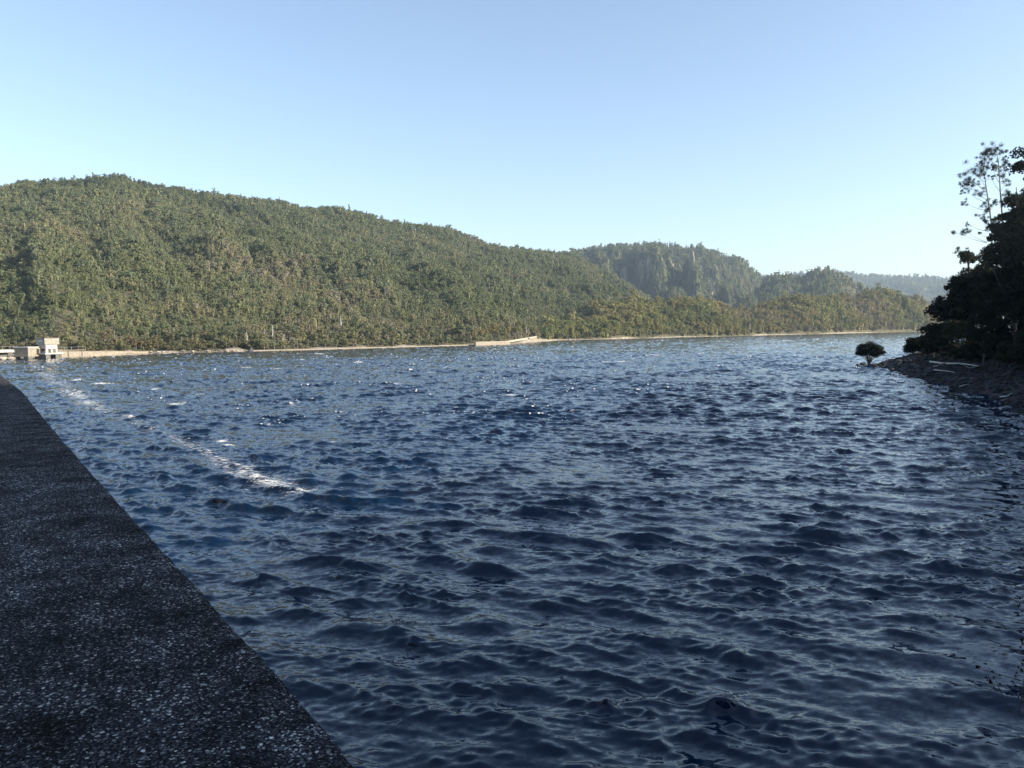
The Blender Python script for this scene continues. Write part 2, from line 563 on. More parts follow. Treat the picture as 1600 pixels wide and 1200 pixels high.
def leaf_tris(r, cen, nrm, size, jit=0.6):
    n = len(cen)
    nn = nrm + r.normal(size=(n, 3)) * jit
    nn /= np.linalg.norm(nn, axis=1)[:, None] + 1e-9
    t1 = np.cross(nn, r.normal(size=(n, 3))); t1 /= np.linalg.norm(t1, axis=1)[:, None] + 1e-9
    t2 = np.cross(nn, t1)
    s = size * r.uniform(0.6, 1.4, (n, 1))
    a = cen + t1 * s
    b = cen - t1 * s * 0.5 + t2 * s * 0.86 * r.uniform(0.6, 1.2, (n, 1))
    c = cen - t1 * s * 0.5 - t2 * s * 0.86 * r.uniform(0.6, 1.2, (n, 1))
    return np.stack([a, b, c], 1)


def clump_centres(r, kind, n):
    """positions + radius in a tree of height 1"""
    out = []
    for i in range(n):
        u = r.random()
        ang = r.uniform(0, 2 * math.pi)
        if kind == 'round':
            z = 0.38 + 0.55 * u
            rad = 0.30 * math.sqrt(max(0.05, 1 - ((z - 0.62) / 0.36) ** 2)); cr = r.uniform(0.10, 0.15)
        elif kind == 'cone':
            z = 0.22 + 0.74 * u
            rad = 0.25 * (1 - u) ** 0.75 + 0.02; cr = 0.045 + 0.085 * (1 - u)
        elif kind == 'column':
            z = 0.2 + 0.74 * u
            rad = 0.13 * (1 - u * 0.7); cr = r.uniform(0.07, 0.11)
        elif kind == 'umbrella':
            z = 0.62 + 0.33 * u
            rad = 0.32 * math.sqrt(max(0.05, 1 - ((z - 0.68) / 0.33) ** 2)); cr = r.uniform(0.08, 0.13)
        else:  # shrub
            z = 0.25 + 0.6 * u
            rad = 0.52 * math.sqrt(max(0.05, 1 - ((z - 0.3) / 0.62) ** 2)); cr = r.uniform(0.15, 0.24)
        rr = rad * r.uniform(0.45, 1.0)
        out.append((math.cos(ang) * rr, math.sin(ang) * rr, z, cr))
    return np.array(out)


def crown_tris(seed, kind, nclump, nleaf, lsize):
    r = np.random.default_rng(seed)
    C = clump_centres(r, kind, nclump)
    which = r.integers(0, nclump, nleaf)
    d = unit_dirs(r, nleaf); d[:, 2] = np.where(d[:, 2] < -0.3, -d[:, 2], d[:, 2])
    cen = C[which, :3] + d * C[which, 3:4] * r.uniform(0.7, 1.05, (nleaf, 1)) * np.array([1, 1, 0.75])
    return leaf_tris(r, cen, d, lsize, 0.32), C


def tube(P, R, k=6):
    """tapered tube through points P with radii R"""
    P = [Vector(p) for p in P]
    V, F = [], []
    up = Vector((0, 0, 1))
    for i, p in enumerate(P):
        d = (P[min(i + 1, len(P) - 1)] - P[max(i - 1, 0)])
        if d.length < 1e-6: d = up.copy()
        d.normalize()
        x = d.cross(Vector((0.31, 0.95, 0.05)));
        if x.length < 0.05: x = d.cross(Vector((1, 0, 0)))
        x.normalize(); y = d.cross(x)
        for j in range(k):
            an = 2 * math.pi * j / k
            V.append(tuple(p + (x * math.cos(an) + y * math.sin(an)) * R[i]))
    for i in range(len(P) - 1):
        for j in range(k):
            a, b = i * k + j, i * k + (j + 1) % k
            F.append((a, b, b + k, a + k))
    V.append(tuple(P[-1])); 
    for j in range(k):
        F.append(((len(P) - 1) * k + j, (len(P) - 1) * k + (j + 1) % k, len(V) - 1, len(V) - 1))
    return V, F


class Bag:
    def __init__(self): self.V = []; self.F = []

    def add(self, V, F):
        o = len(self.V)
        self.V += [tuple(v) for v in V]
        self.F += [tuple(i + o for i in f) for f in F]

    def tube(self, P, R, k=6): self.add(*tube(P, R, k))

    def box(self, x0, x1, y0, y1, z0, z1, M=None):
        V = [(x, y, z) for z in (z0, z1) for x, y in ((x0, y0), (x1, y0), (x1, y1), (x0, y1))]
        if M is not None: V = [tuple(M @ Vector(v)) for v in V]
        self.add(V, [(0, 3, 2, 1), (4, 5, 6, 7), (0, 1, 5, 4), (1, 2, 6, 5), (2, 3, 7, 6), (3, 0, 4, 7)])

    def mesh(self, name, mat, smooth=False, bevel=0):
        me = bpy.data.meshes.new(name)
        F = []
        for f in self.F:
            g = []
            for i in f:
                if i not in g: g.append(i)
            if len(g) > 2: F.append(g)
        me.from_pydata(self.V, [], F)
        me.materials.append(mat)
        if smooth: me.polygons.foreach_set('use_smooth', [True] * len(me.polygons))
        if bevel:
            import bmesh
            bm = bmesh.new(); bm.from_mesh(me)
            bmesh.ops.bevel(bm, geom=[e for e in bm.edges], offset=bevel, segments=1, affect='EDGES')
            bm.to_mesh(me); bm.free()
        me.update()
        return me


def trunk_mesh(name, C, r0, mat, seed, lean=0.02, limbs=6):
    r = np.random.default_rng(seed + 99)
    b = Bag()
    lx, ly = r.normal(size=2) * lean
    P = [(lx * t * t * 4, ly * t * t * 4, t) for t in (-0.05, 0.0, 0.15, 0.35, 0.55, 0.75, 0.92)]
    b.tube(P, [r0 * 1.5, r0 * 1.25, r0, r0 * 0.8, r0 * 0.6, r0 * 0.36, r0 * 0.12], 6)
    for i in r.permutation(len(C))[:limbs]:
        x, y, z, cr = C[i]
        z0 = max(0.1, z - 0.12 - 0.2 * r.random())
        m = (x * 0.45 + lx * z, y * 0.45 + ly * z, z0 + (z - z0) * 0.45)
        b.tube([(lx * z0 * z0 * 4, ly * z0 * z0 * 4, z0), m, (x, y, z)], [r0 * 0.4, r0 * 0.25, r0 * 0.08], 4)
    return b.mesh(name, mat, True)


# templates for the mass of forest on the hillsides
def core(kind):
    V = []
    rings = {'round': [(0.25, 0.02), (0.42, 0.22), (0.65, 0.27), (0.85, 0.17), (0.96, 0.02)],
             'cone': [(0.12, 0.03), (0.25, 0.21), (0.5, 0.15), (0.75, 0.08), (0.95, 0.01)],
             'column': [(0.12, 0.02), (0.3, 0.13), (0.6, 0.12), (0.85, 0.07), (0.97, 0.01)],
             'umbrella': [(0.55, 0.02), (0.62, 0.2), (0.72, 0.26), (0.86, 0.18), (0.94, 0.02)],
             'shrub': [(0.0, 0.35), (0.2, 0.48), (0.5, 0.42), (0.75, 0.25), (0.9, 0.03)]}[kind]
    k = 5; T = []
    R = [[(math.cos(2 * math.pi * j / k) * q, math.sin(2 * math.pi * j / k) * q, z) for j in range(k)] for z, q in rings]
    for i in range(len(R) - 1):
        for j in range(k):
            a, b2, c, d = R[i][j], R[i][(j + 1) % k], R[i + 1][(j + 1) % k], R[i + 1][j]
            T += [(a, b2, c), (a, c, d)]
    return np.array(T) * np.array([0.52, 0.52, 0.90])


def templates(nleaf, lsize, kinds, seed):
    return [np.concatenate([crown_tris(seed + i, k, 14, nleaf, lsize * (1.5 if k == 'shrub' else 1.0))[0], core(k)]) for i, k in enumerate(kinds)]


def snag_template():
    V, F = tube([(0, 0, 0), (0.01, 0, 0.5), (0.02, 0.01, 1.0)], [0.022, 0.016, 0.006], 3)
    V = np.array(V); T = []
    for f in F:
        T.append(V[[f[0], f[1], f[2]]]); T.append(V[[f[0], f[2], f[3]]])
    for k in range(5):
        z = 0.45 + 0.1 * k; an = k * 2.4
        p = np.array([0, 0, z]); q = p + np.array([math.cos(an) * 0.13, math.sin(an) * 0.13, 0.1])
        T.append(np.array([p, q, p + np.array([0, 0, 0.03])]))
    return np.array(T)


def forest(name, hill, n, px0, px1, h0, h1, tmpl, mat, label, cat, tmax=1.04, tmin=0.0, reject=None, snag=0.02, tint_bias=0.0, patch=140.0, dens=None):
    r = np.random.default_rng(abs(hash(name)) % 1000 + 5 if False else len(name) * 31 + n)
    a0, a1 = az_el(px0, 520)[0], az_el(px1, 520)[0]
    a = r.uniform(a0, a1, int(n * 1.25))
    rb, rr = hill.rb(a), hill.rr(a)
    rlo, rhi = rb + tmin * (rr - rb), rb + tmax * (rr - rb)
    rad = np.sqrt(r.uniform(0, 1, len(a)) * (rhi ** 2 - rlo ** 2) + rlo ** 2)
    t = (rad - rb) / (rr - rb)
    keep = np.ones(len(a), bool)
    if reject is not None: keep &= ~reject(a, t, rad, r)
    a, rad, t = a[keep][:n], rad[keep][:n], t[keep][:n]
    n = len(a)
    x, y = np.sin(a) * rad, np.cos(a) * rad
    z = hill.z(a, rad)
    ht = (h0 + (h1 - h0) * smooth(0, 0.5, t)) * r.uniform(0.62, 1.22, n) * (1 + 0.8 * fbm(N3, x / 35, y / 35, 3))
    emer = r.random(n) < 0.05
    ht = np.where(emer, ht * 1.35, ht)
    wid = ht * r.uniform(0.75, 1.12, n) * np.where(emer, 0.75, 1)
    tint = np.clip(0.45 + tint_bias + 0.55 * fbm(N1, x / patch, y / patch, 3) + 0.35 * fbm(N2, x / 22, y / 22, 2) + r.normal(size=n) * 0.10, 0, 0.92)
    tint = np.clip(tint + 0.16 * (1 - smooth(0.0, 0.18, t)), 0, 0.92)
    isn = r.random(n) < snag
    tint = np.where(isn, 1.0, tint)
    which = r.integers(0, len(tmpl), n)
    rot = r.uniform(0, 2 * math.pi, n)
    SN = snag_template()
    VV, TT = [], []
    for k in range(len(tmpl) + 1):
        m = (which == k) & ~isn if k < len(tmpl) else isn
        if not m.any(): continue
        T = tmpl[k] if k < len(tmpl) else SN
        c, s = np.cos(rot[m])[:, None, None], np.sin(rot[m])[:, None, None]
        wx, hz = wid[m][:, None, None], ht[m][:, None, None]
        X = (T[None, :, :, 0] * c - T[None, :, :, 1] * s) * wx + x[m][:, None, None]
        Y = (T[None, :, :, 0] * s + T[None, :, :, 1] * c) * wx + y[m][:, None, None]
        Z = T[None, :, :, 2] * hz + z[m][:, None, None] - 0.4
        V = np.stack([X, Y, Z], -1).reshape(-1, 3)
        VV.append(V); TT.append(np.repeat(tint[m], T.shape[0] * 3))
    V = np.concatenate(VV); T = np.concatenate(TT)
    F = np.arange(len(V)).reshape(-1, 3)
    me = mesh_np(name, V, F, mat, {'tint': T})
    link(name, me, label=label, cat=cat, kind='stuff')


KA = ['round', 'cone', 'round', 'round', 'column', 'umbrella', 'round', 'shrub', 'cone', 'umbrella', 'round', 'shrub']
forest('hillside_forest', hillA, 25000, -60, 1060, 4.5, 7.8, templates(170, 0.050, KA, 10), M_FOREST,
       'dense olive green forest covering the long hill that fills the far shore', 'forest', tmin=0.0)

forest('hill_foot_scrub', hillA, 6500, -60, 1000, 2.6, 4.6, templates(120, 0.07, ['shrub', 'round', 'shrub', 'umbrella'], 180), M_FOREST,
       'low olive scrub filling the gaps between trees on the lower slope of the long hill', 'scrub', tmin=0.0, tmax=0.4, snag=0.0)


def rejB(a, t, rad, r):
    return r.random(len(a)) < rockB(a, t, rad) * 1.15


forest('mountain_forest', hillB, 9000, 800, 1260, 11, 13, templates(46, 0.085, ['round', 'cone', 'round', 'column', 'shrub'], 40), M_FOREST,
       'bluish green forest around the bare cliffs of the middle mountain', 'forest', reject=rejB, tint_bias=-0.05)
forest('middle_hill_forest', hillD, 3000, 1110, 1480, 10, 13, templates(60, 0.08, ['round', 'cone', 'column', 'round'], 60), M_FOREST,
       'hazy forest on the low peaked hill right of the cliffed mountain', 'forest', tint_bias=0.02)
forest('far_ridge_forest', hillE, 8000, 1180, 1640, 14, 16, templates(22, 0.13, ['round', 'cone', 'shrub'], 80), M_FOREST,
       'blue hazy forest on the most distant ridge above the lake end', 'forest')
forest('promontory_forest', hillC, 5600, 850, 1480, 6.5, 11.0, templates(280, 0.040, ['round', 'cone', 'round', 'column', 'shrub', 'round'], 100), M_FOREST_Y,
       'golden green forest of crowded trees on the low promontory across the lake', 'forest', tmin=0.0, tmax=1.3, patch=60.0, tint_bias=0.08)

# ------------------------------------------------------------------ right bank
BK = [on_plane(px, py) for px, py in ((1357, 568), (1375, 575), (1420, 590), (1470, 603), (1530, 620), (1570, 640), (1600, 652))]
BK = [Vector((p.x, p.y)) for p in BK] + [Vector(p) for p in ((39, 54), (31, 34), (23, 20), (13, 9), (6.5, 4.5), (4.5, 0), (6, -12), (10, -40))]
BL = [0.0]
for i in range(1, len(BK)): BL.append(BL[-1] + (BK[i] - BK[i - 1]).length)
BL = np.array(BL); BX = np.array([p.x for p in BK]); BY = np.array([p.y for p in BK])
BN = np.array([0.95, -0.31])


def bank_pt(s, u):
    x0, y0 = np.interp(s, BL, BX), np.interp(s, BL, BY)
    # ripple the waterline and draw the tip in
    u2 = u + fbm(N1, s / 4.0, u * 0 + 0.5, 3) * 1.6 * (1 - smooth(0, 10, u))
    x, y = x0 + BN[0] * u2, y0 + BN[1] * u2
    zr = -0.3 + np.minimum(u, 8) * 0.33
    g_ = 0.25 + 0.75 * smooth(10, 75, s)
    hill = np.clip(u - 8, 0, 75) * 0.42 * g_
    z = zr + hill + fbm(N2, x / 2.2, y / 2.2, 4) * 0.75 * smooth(-0.5, 2, u) + fbm(N3, x / 14, y / 14, 2) * 2.0 * smooth(9, 26, u)
    z = z * smooth(-1.0, 7, s) - 1.2 * (1 - smooth(-1.0, 5, s))
    z = np.where(u < 0, -0.3 + u * 0.5, z)
    return x, y, z


def bank_su(x, y):
    """invert (approximately) by a search over s"""
    ss = np.linspace(-4, BL[-1], 900)
    x0, y0 = np.interp(ss, BL, BX), np.interp(ss, BL, BY)
    dx, dy = x - x0, y - y0
    cr = dx * BN[1] - dy * BN[0]
    i = int(np.argmin(np.abs(cr)))
    return ss[i], dx[i] * BN[0] + dy[i] * BN[1]


def bank_z(x, y):
    s, u = bank_su(x, y)
    return float(bank_pt(np.array(s), np.array(u))[2])


ss = np.concatenate([np.linspace(-3, 150, 340), np.linspace(151, BL[-1], 60)])
uu = np.concatenate([np.linspace(-6, 20, 70), np.linspace(21, 110, 60)])
SS, UU = np.meshgrid(ss, uu)
X, Y, Z = bank_pt(SS, UU)
V = np.stack([X, Y, Z], -1); n0, n1 = SS.shape
idx = np.arange(n0 * n1).reshape(n0, n1)
F = np.stack([idx[:-1, :-1], idx[:-1, 1:], idx[1:, 1:], idx[1:, :-1]], -1).reshape(-1, 4)
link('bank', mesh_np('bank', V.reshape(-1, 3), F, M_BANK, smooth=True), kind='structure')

# ------------------------------------------------------------------ rocks
import bmesh


def rock_mesh(name, seed, mat, flat=0.6, sub=2):
    r = np.random.default_rng(seed)
    bm = bmesh.new()
    bmesh.ops.create_icosphere(bm, subdivisions=sub, radius=1.0)
    pl = unit_dirs(r, 9); dd = r.uniform(0.55, 0.85, 9)
    for v in bm.verts:
        p = np.array(v.co)
        for q, d in zip(pl, dd):
            k = p @ q
            if k > d: p = p - q * (k - d) * 0.95
        p = p * (1 + 0.05 * r.normal())
        v.co = Vector((p[0] * 1.25, p[1], p[2] * flat))
    me = bpy.data.meshes.new(name); bm.to_mesh(me); bm.free(); me.materials.append(mat)
    return me


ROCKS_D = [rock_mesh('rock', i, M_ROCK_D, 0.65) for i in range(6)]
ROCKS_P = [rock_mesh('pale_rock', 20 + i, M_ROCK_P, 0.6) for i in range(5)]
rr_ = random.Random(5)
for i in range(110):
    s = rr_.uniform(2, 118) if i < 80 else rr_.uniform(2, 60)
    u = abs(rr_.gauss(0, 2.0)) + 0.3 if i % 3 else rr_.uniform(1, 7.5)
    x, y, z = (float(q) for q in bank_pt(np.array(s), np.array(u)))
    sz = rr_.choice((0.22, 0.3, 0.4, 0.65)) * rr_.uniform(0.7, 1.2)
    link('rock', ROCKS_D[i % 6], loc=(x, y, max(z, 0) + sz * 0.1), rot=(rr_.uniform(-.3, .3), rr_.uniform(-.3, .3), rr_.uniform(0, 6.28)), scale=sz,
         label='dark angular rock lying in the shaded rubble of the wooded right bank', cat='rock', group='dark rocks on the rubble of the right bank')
# loose rubble between them
bag_V, bag_F = [], []
tm = bpy.data.meshes.new('tmp'); _b = bmesh.new(); bmesh.ops.create_icosphere(_b, subdivisions=1, radius=1); _b.to_mesh(tm); _b.free()
tv = np.array([v.co for v in tm.vertices]); tf = np.array([p.vertices[:] for p in tm.polygons]); bpy.data.meshes.remove(tm)
r = np.random.default_rng(3)
for i in range(2600):
    s = r.uniform(0, 135); u = r.uniform(0.3, 8.5)
    x, y, z = (float(q) for q in bank_pt(np.array(s), np.array(u)))
    sz = r.uniform(0.12, 0.34)
    v = tv * (1 + 0.25 * r.normal(size=(len(tv), 1))) * np.array([1.2, 1, 0.6]) * sz + np.array([x, y, z + 0.03])
    bag_F.append(tf + len(bag_V) * len(tv)); bag_V.append(v)
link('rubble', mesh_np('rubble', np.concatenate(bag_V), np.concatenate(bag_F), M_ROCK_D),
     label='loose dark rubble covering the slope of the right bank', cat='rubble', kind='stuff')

# pale rocks along the stony part of the far shore
for i in range(46):
    px = rr_.uniform(232, 392) if i < 36 else rr_.uniform(842, 925)
    a = az_el(px, 545)[0]
    rr0 = float(shore_r(a)) + rr_.uniform(-0.5, 5)
    sz = rr_.uniform(0.25, 0.8)
    grp = i < 36
    link('pale_rock', ROCKS_P[i % 5], loc=(math.sin(a) * rr0, math.cos(a) * rr0, 0.35 + rr_.uniform(0, .4)), rot=(0, 0, rr_.uniform(0, 6)), scale=sz,
         label='bleached rock on the stony beach between the long wall and the dark pointed rock' if grp else 'bleached rock on the beach right of the earth mound',
         cat='rock', group='bleached rocks on the left stony beach' if grp else 'bleached rocks right of the mound')


def place_single(px, py, dz=0.0):
    p = on_plane(px, py); p.z = dz
    return p


# dark upright rock at the waterline
p = place_single(391, 549)
st = Bag()
r = np.random.default_rng(2)
prof = [(0, 1.35), (0.5, 1.2), (1.0, 0.85), (1.5, 0.5), (2.05, 0.15)]
k = 9
for z, q in prof:
    for j in range(k):
        an = 2 * math.pi * j / k
        st.V.append((math.cos(an) * q * r.uniform(0.8, 1.15) + 0.25 * z, math.sin(an) * q * r.uniform(0.8, 1.15), z - 0.2))
for i in range(len(prof) - 1):
    for j in range(k):
        st.F.append((i * k + j, i * k + (j + 1) % k, (i + 1) * k + (j + 1) % k, (i + 1) * k + j))
st.F.append(tuple(range(4 * k, 5 * k)))
link('pointed_rock', st.mesh('pointed_rock', M_ROCK_D), loc=p, label='dark pointed rock standing at the waterline where the stony beach ends', cat='rock')
p = place_single(293, 549, 1.2); p.y += 4
link('pale_boulder', ROCKS_P[0], loc=p, scale=(0.7, 0.7, 1.4), label='upright pale boulder at the scrub edge behind the stony beach', cat='rock')


# ------------------------------------------------------------------ walls on the far shore
def wall_run(name, pts, heights, thick, mat, label, cat, cap=0.0, nseg=1):
    """pts: list of (px,py) at water level"""
    b = Bag(); c = Bag()
    P = [on_plane(*q) for q in pts]
    L = []
    for i in range(len(P) - 1):
        for k in range(nseg):
            f = k / nseg
            L.append((P[i].lerp(P[i + 1], f), heights[i] * (1 - f) + heights[i + 1] * f))
    L.append((P[-1], heights[-1]))
    n = []
    for i in range(len(L)):
        d = L[min(i + 1, len(L) - 1)][0] - L[max(i - 1, 0)][0]
        n.append(Vector((-d.y, d.x, 0)).normalized())

    def ring(bag, z0f, z1f, off0, off1):
        o = len(bag.V)
        for (q, h), nn in zip(L, n):
            a = q + nn * off0; bb = q + nn * off1
            z0, z1 = z0f(h), z1f(h)
            bag.V += [(a.x, a.y, z0), (bb.x, bb.y, z0), (bb.x, bb.y, z1), (a.x, a.y, z1)]
        for i in range(len(L) - 1):
            for j in range(4):
                bag.F.append((o + i * 4 + j, o + i * 4 + (j + 1) % 4, o + (i + 1) * 4 + (j + 1) % 4, o + (i + 1) * 4 + j))
        bag.F.append((o + 3, o + 2, o + 1, o)); m = o + (len(L) - 1) * 4; bag.F.append((m, m + 1, m + 2, m + 3))
    ring(b, lambda h: -1.0, lambda h: h, 0, thick)
    root = bpy.data.objects.new(name, None); COL.objects.link(root)
    root.location = L[0][0]; root["label"] = label; root["category"] = cat
    inv = -Vector(L[0][0])
    o = link('wall_body', b.mesh('wall_body', mat), root, loc=inv)
    if cap:
        ring(c, lambda h: h + 0.003, lambda h: h + cap, -0.12, thick + 0.12)
        link('coping', c.mesh('coping', M_CONC_W if cap > 0.13 else M_CONC), root, loc=inv)
    return root


wall_run('training_wall', [(89, 558.3), (130, 556.6), (180, 554.6), (232, 552.6)], [1.9, 1.7, 1.35, 0.8], 0.9, M_CONC,
         'long beige concrete wall running from the intake tower to the stony beach', 'wall', 0.12, 3)
wall_run('kerb_wall', [(396, 549), (480, 546.7), (560, 544.5), (650, 542), (741, 539.5)], [0.5, 0.42, 0.42, 0.42, 0.42], 0.7, M_CONC,
         'very long low whitish kerb wall along the far waterline below the hill', 'wall', 0, 4)
wall_run('end_wall', [(743.5, 539.7), (770, 538.8), (797, 537.9)], [1.55, 1.5, 1.5], 1.0, M_CONC,
         'short pale block wall with square end beside the earth mound', 'wall', 0.15, 1)

# access track on the mound
tb = Bag()
for i in range(13):
    f = i / 12
    px = 783 + 56 * f
    a = az_el(px, 530)[0]
    for off in (-0.6, 0.6):
        d_ = float(shore_r(a)) + 6 + 10 * f + off
        zt = 1.2 + 2.3 * f ** 1.2
        tb.V.append((math.sin(a) * d_, math.cos(a) * d_, zt))
for i in range(12):
    tb.F.append((2 * i, 2 * i + 2, 2 * i + 3, 2 * i + 1))
# give the track a thickness
nv = len(tb.V); tb.V += [(x, y, z - 0.9) for x, y, z in tb.V]
for i in range(12):
    tb.F += [(2 * i + nv, 2 * i, 2 * i + 2, 2 * i + 2 + nv), (2 * i + 1, 2 * i + 1 + nv, 2 * i + 3 + nv, 2 * i + 3)]
link('access_track', tb.mesh('access_track', M_ROCK_P), kind='structure')

# ------------------------------------------------------------------ intake works on the left
D0 = on_plane(50, 561)
dist0 = math.hypot(D0.x, D0.y)
sc_ = dist0 / math.hypot(1, (50 - 800) / FPX) / FPX       # metres per pixel across the view
az0 = math.atan2(D0.x, D0.y)
RIGHT = Vector((math.cos(az0), -math.sin(az0), 0)); AWAY = Vector((math.sin(az0), math.cos(az0), 0))
mpp = dist0 / FPX * math.cos(az0)


def loc_at(px, back=0.0):
    a = az_el(px, 561)[0]
    d = dist0 * 1.0 / math.cos(a - az0)
    return Vector((math.sin(a) * d, math.cos(a) * d, 0)) + AWAY * back


def zpx(px, py):
    a, e = az_el(px, py)
    return CAM_Z + e * dist0 / math.cos(a - az0)


def rotm(deg, c):
    return Matrix.Translation(c) @ Matrix.Rotation(-az0 + math.radians(deg), 4, 'Z')


def boxobj(name, mat, w, d, z0, z1, parent, x=0, y=0, bev=0.03):
    b = Bag(); b.box(x - w / 2, x + w / 2, y - d / 2, y + d / 2, z0, z1)
    return link(name, b.mesh(name, mat, bevel=bev), parent)


def root_at(name, px, back, rot, label, cat):
    o = bpy.data.objects.new(name, None); COL.objects.link(o)
    o.location = loc_at(px, back); o.rotation_euler = (0, 0, -az0 + math.radians(rot))
    o["label"] = label; o["category"] = cat
    return o


# local frame: x right, y away; rotating by +rot turns the front face toward the right
TH = 34
tw = root_at('intake_tower', 76, 3.0, TH, 'tall pale concrete intake tower with overhanging ribbed cabin on arched legs', 'tower')
z_top, z_mid, z_low, z_leg = zpx(73, 529), zpx(73, 538.5), zpx(76, 545), zpx(76, 551.5)
W = 5.0
cab = boxobj('cabin', M_PANEL, W, W * 0.85, z_mid, z_top, tw)
rb_ = Bag()
for i in range(11):
    x = -W / 2 + W * (i + 0.5) / 11
    rb_.box(x - 0.06, x + 0.06, -W * 0.425 - 0.05, -W * 0.425 - 0.003, z_mid + 0.1, z_top - 0.25)
link('cladding_rib', rb_.mesh('cladding_rib', M_PANEL), cab)
boxobj('roof', M_CONC, W + 0.3, W * 0.85 + 0.3, z_top + 0.003, z_top + 0.16, tw)
b = Bag(); b.box(-W / 2 - 0.05, -W / 2 - 0.003, -0.9, 0.9, z_mid + 0.9, z_mid + 1.5)
link('window', b.mesh('window', M_CONC_W), tw)
boxobj('lower_room', M_CONC_W, 3.9, 3.6, z_low, z_mid - 0.003, tw)
lg = 0.55
for sx in (-1, 0, 1):
    for sy in (-1, 1):
        boxobj('leg', M_CONC_W, lg, lg, z_leg, z_low - 0.003, tw, sx * (1.95 - lg / 2), sy * (1.8 - lg / 2))
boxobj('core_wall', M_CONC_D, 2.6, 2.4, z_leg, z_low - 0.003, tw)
boxobj('deck', M_CONC_W, 6.2, 6.0, z_leg - 0.45, z_leg - 0.003, tw)
for x, w_ in ((-1.9, 1.6), (1.75, 2.2)):
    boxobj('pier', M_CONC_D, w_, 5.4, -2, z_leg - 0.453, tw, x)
rl = Bag()
for i in range(7):
    x = -3.0 + i
    rl.box(x - 0.03, x + 0.03, -2.95, -2.89, z_leg, z_leg + 1.0)
rl.box(-3.03, 3.03, -2.94, -2.90, z_leg + 1.0, z_leg + 1.05); rl.box(-3.03, 3.03, -2.94, -2.90, z_leg + 0.5, z_leg + 0.54)
link('railing', rl.mesh('railing', M_STEEL), tw)

gh = root_at('gate_house', 44, 2.5, 46, 'low square concrete gate house with dark shaded left wall beside the intake tower', 'building')
zt, zb = zpx(44, 543.5), zpx(44, 555)
boxobj('wall', M_CONC, 5.3, 5.3, zb, zt, gh)
boxobj('roof', M_CONC_W, 5.8, 5.8, zt + 0.003, zt + 0.3, gh)
boxobj('door', M_DARKHOLE, 1.0, 0.05, zb + 0.1, zb + 1.9, gh, 1.2, -2.69, 0.0)
boxobj('base_slab', M_CONC, 6.4, 6.4, zb - 0.45, zb - 0.003, gh)
for x, y in ((-2.3, -2.3), (2.4, -2.3), (-2.3, 2.3), (0, 0)):
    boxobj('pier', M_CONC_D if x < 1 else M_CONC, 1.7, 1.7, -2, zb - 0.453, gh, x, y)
boxobj('pale_pier', M_CONC, 1.9, 2.2, -2, zt - 1.0, gh, 3.7, -2.6)
br = root_at('footbridge', 10, 3.5, 4, 'pale concrete footbridge deck leading off to the gate house from the shore', 'bridge')
zd = zpx(10, 546.5)
boxobj('deck', M_CONC_W, 34, 3.0, zd - 0.9, zd, br, -12.5)
for x in (-26, -19, -12, -5, 1.0):
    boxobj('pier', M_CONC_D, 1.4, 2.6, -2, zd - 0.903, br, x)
rl = Bag()
for i in range(17):
    x = -29 + i * 2.0
    rl.box(x - 0.03, x + 0.03, -1.45, -1.39, zd, zd + 1.0)
rl.box(-29, 3.1, -1.44, -1.40, zd + 1.0, zd + 1.05)
link('railing', rl.mesh('railing', M_STEEL), br)
cw = root_at('walkway', 108, 5.0, -2, 'thin grey railed walkway behind the intake tower above the beige wall', 'walkway')
zd = zpx(108, 547)
boxobj('deck', M_CONC, 10.5, 1.2, zd - 0.25, zd, cw)
for x in (-4, 0, 4):
    boxobj('post', M_CONC_D, 0.3, 0.8, -1, zd - 0.253, cw, x)
rl = Bag()
for i in range(6):
    x = -5 + i * 2.0
    rl.box(x - 0.03, x + 0.03, -0.58, -0.52, zd, zd + 0.9)
rl.box(-5.1, 5.1, -0.57, -0.53, zd + 0.9, zd + 0.95)
link('railing', rl.mesh('railing', M_STEEL), cw)
for i in range(16):
    p = loc_at(rr_.uniform(-12, 22), rr_.uniform(-2.0, 1.0)); p.z = rr_.uniform(-0.1, 0.5)
    link('brown_rock', ROCKS_P[i % 5], loc=p, rot=(0, 0, rr_.uniform(0, 6)), scale=rr_.uniform(0.6, 1.2),
         label='sandy brown rock heaped in the water below the concrete footbridge', cat='rock', group='brown rocks below the footbridge')

# ------------------------------------------------------------------ individual trees of the far shore
PROTO = {}


def proto(key, kind, seed, ncl, nleaf, lsize, mat, r0=0.018, tmat=None):
    T, C = crown_tris(seed, kind, ncl, nleaf, lsize)
    me = mesh_np('crown', T.reshape(-1, 3), np.arange(nleaf * 3).reshape(-1, 3), mat)
    PROTO[key] = (trunk_mesh('trunk', C, r0, tmat or M_BARK, seed), me)


for i, kd in enumerate(('round', 'cone', 'column', 'umbrella', 'round', 'cone')):
    proto(('green', i), kd, 300 + i, 20, 1000, 0.030, M_TREE, 0.013)
    proto(('gold', i), kd, 330 + i, 20, 1100, 0.028, M_TREE_Y, 0.012, M_BARKD)
for i in range(4):
    proto(('scrub', i), 'shrub', 360 + i, 16, 520, 0.07, M_TREE, 0.03)
    proto(('scrubgold', i), 'shrub', 380 + i, 16, 900, 0.055, M_SCRUB, 0.03)


def put_tree(name, key, loc, h, wf, rz, label, cat, group=None):
    tk, cr = PROTO[key]
    o = link(name, None, loc=loc, rot=(0, 0, rz), scale=(h * wf, h * wf, h), label=label, cat=cat, group=group)
    link('trunk', tk, o); link('crown', cr, o)
    return o


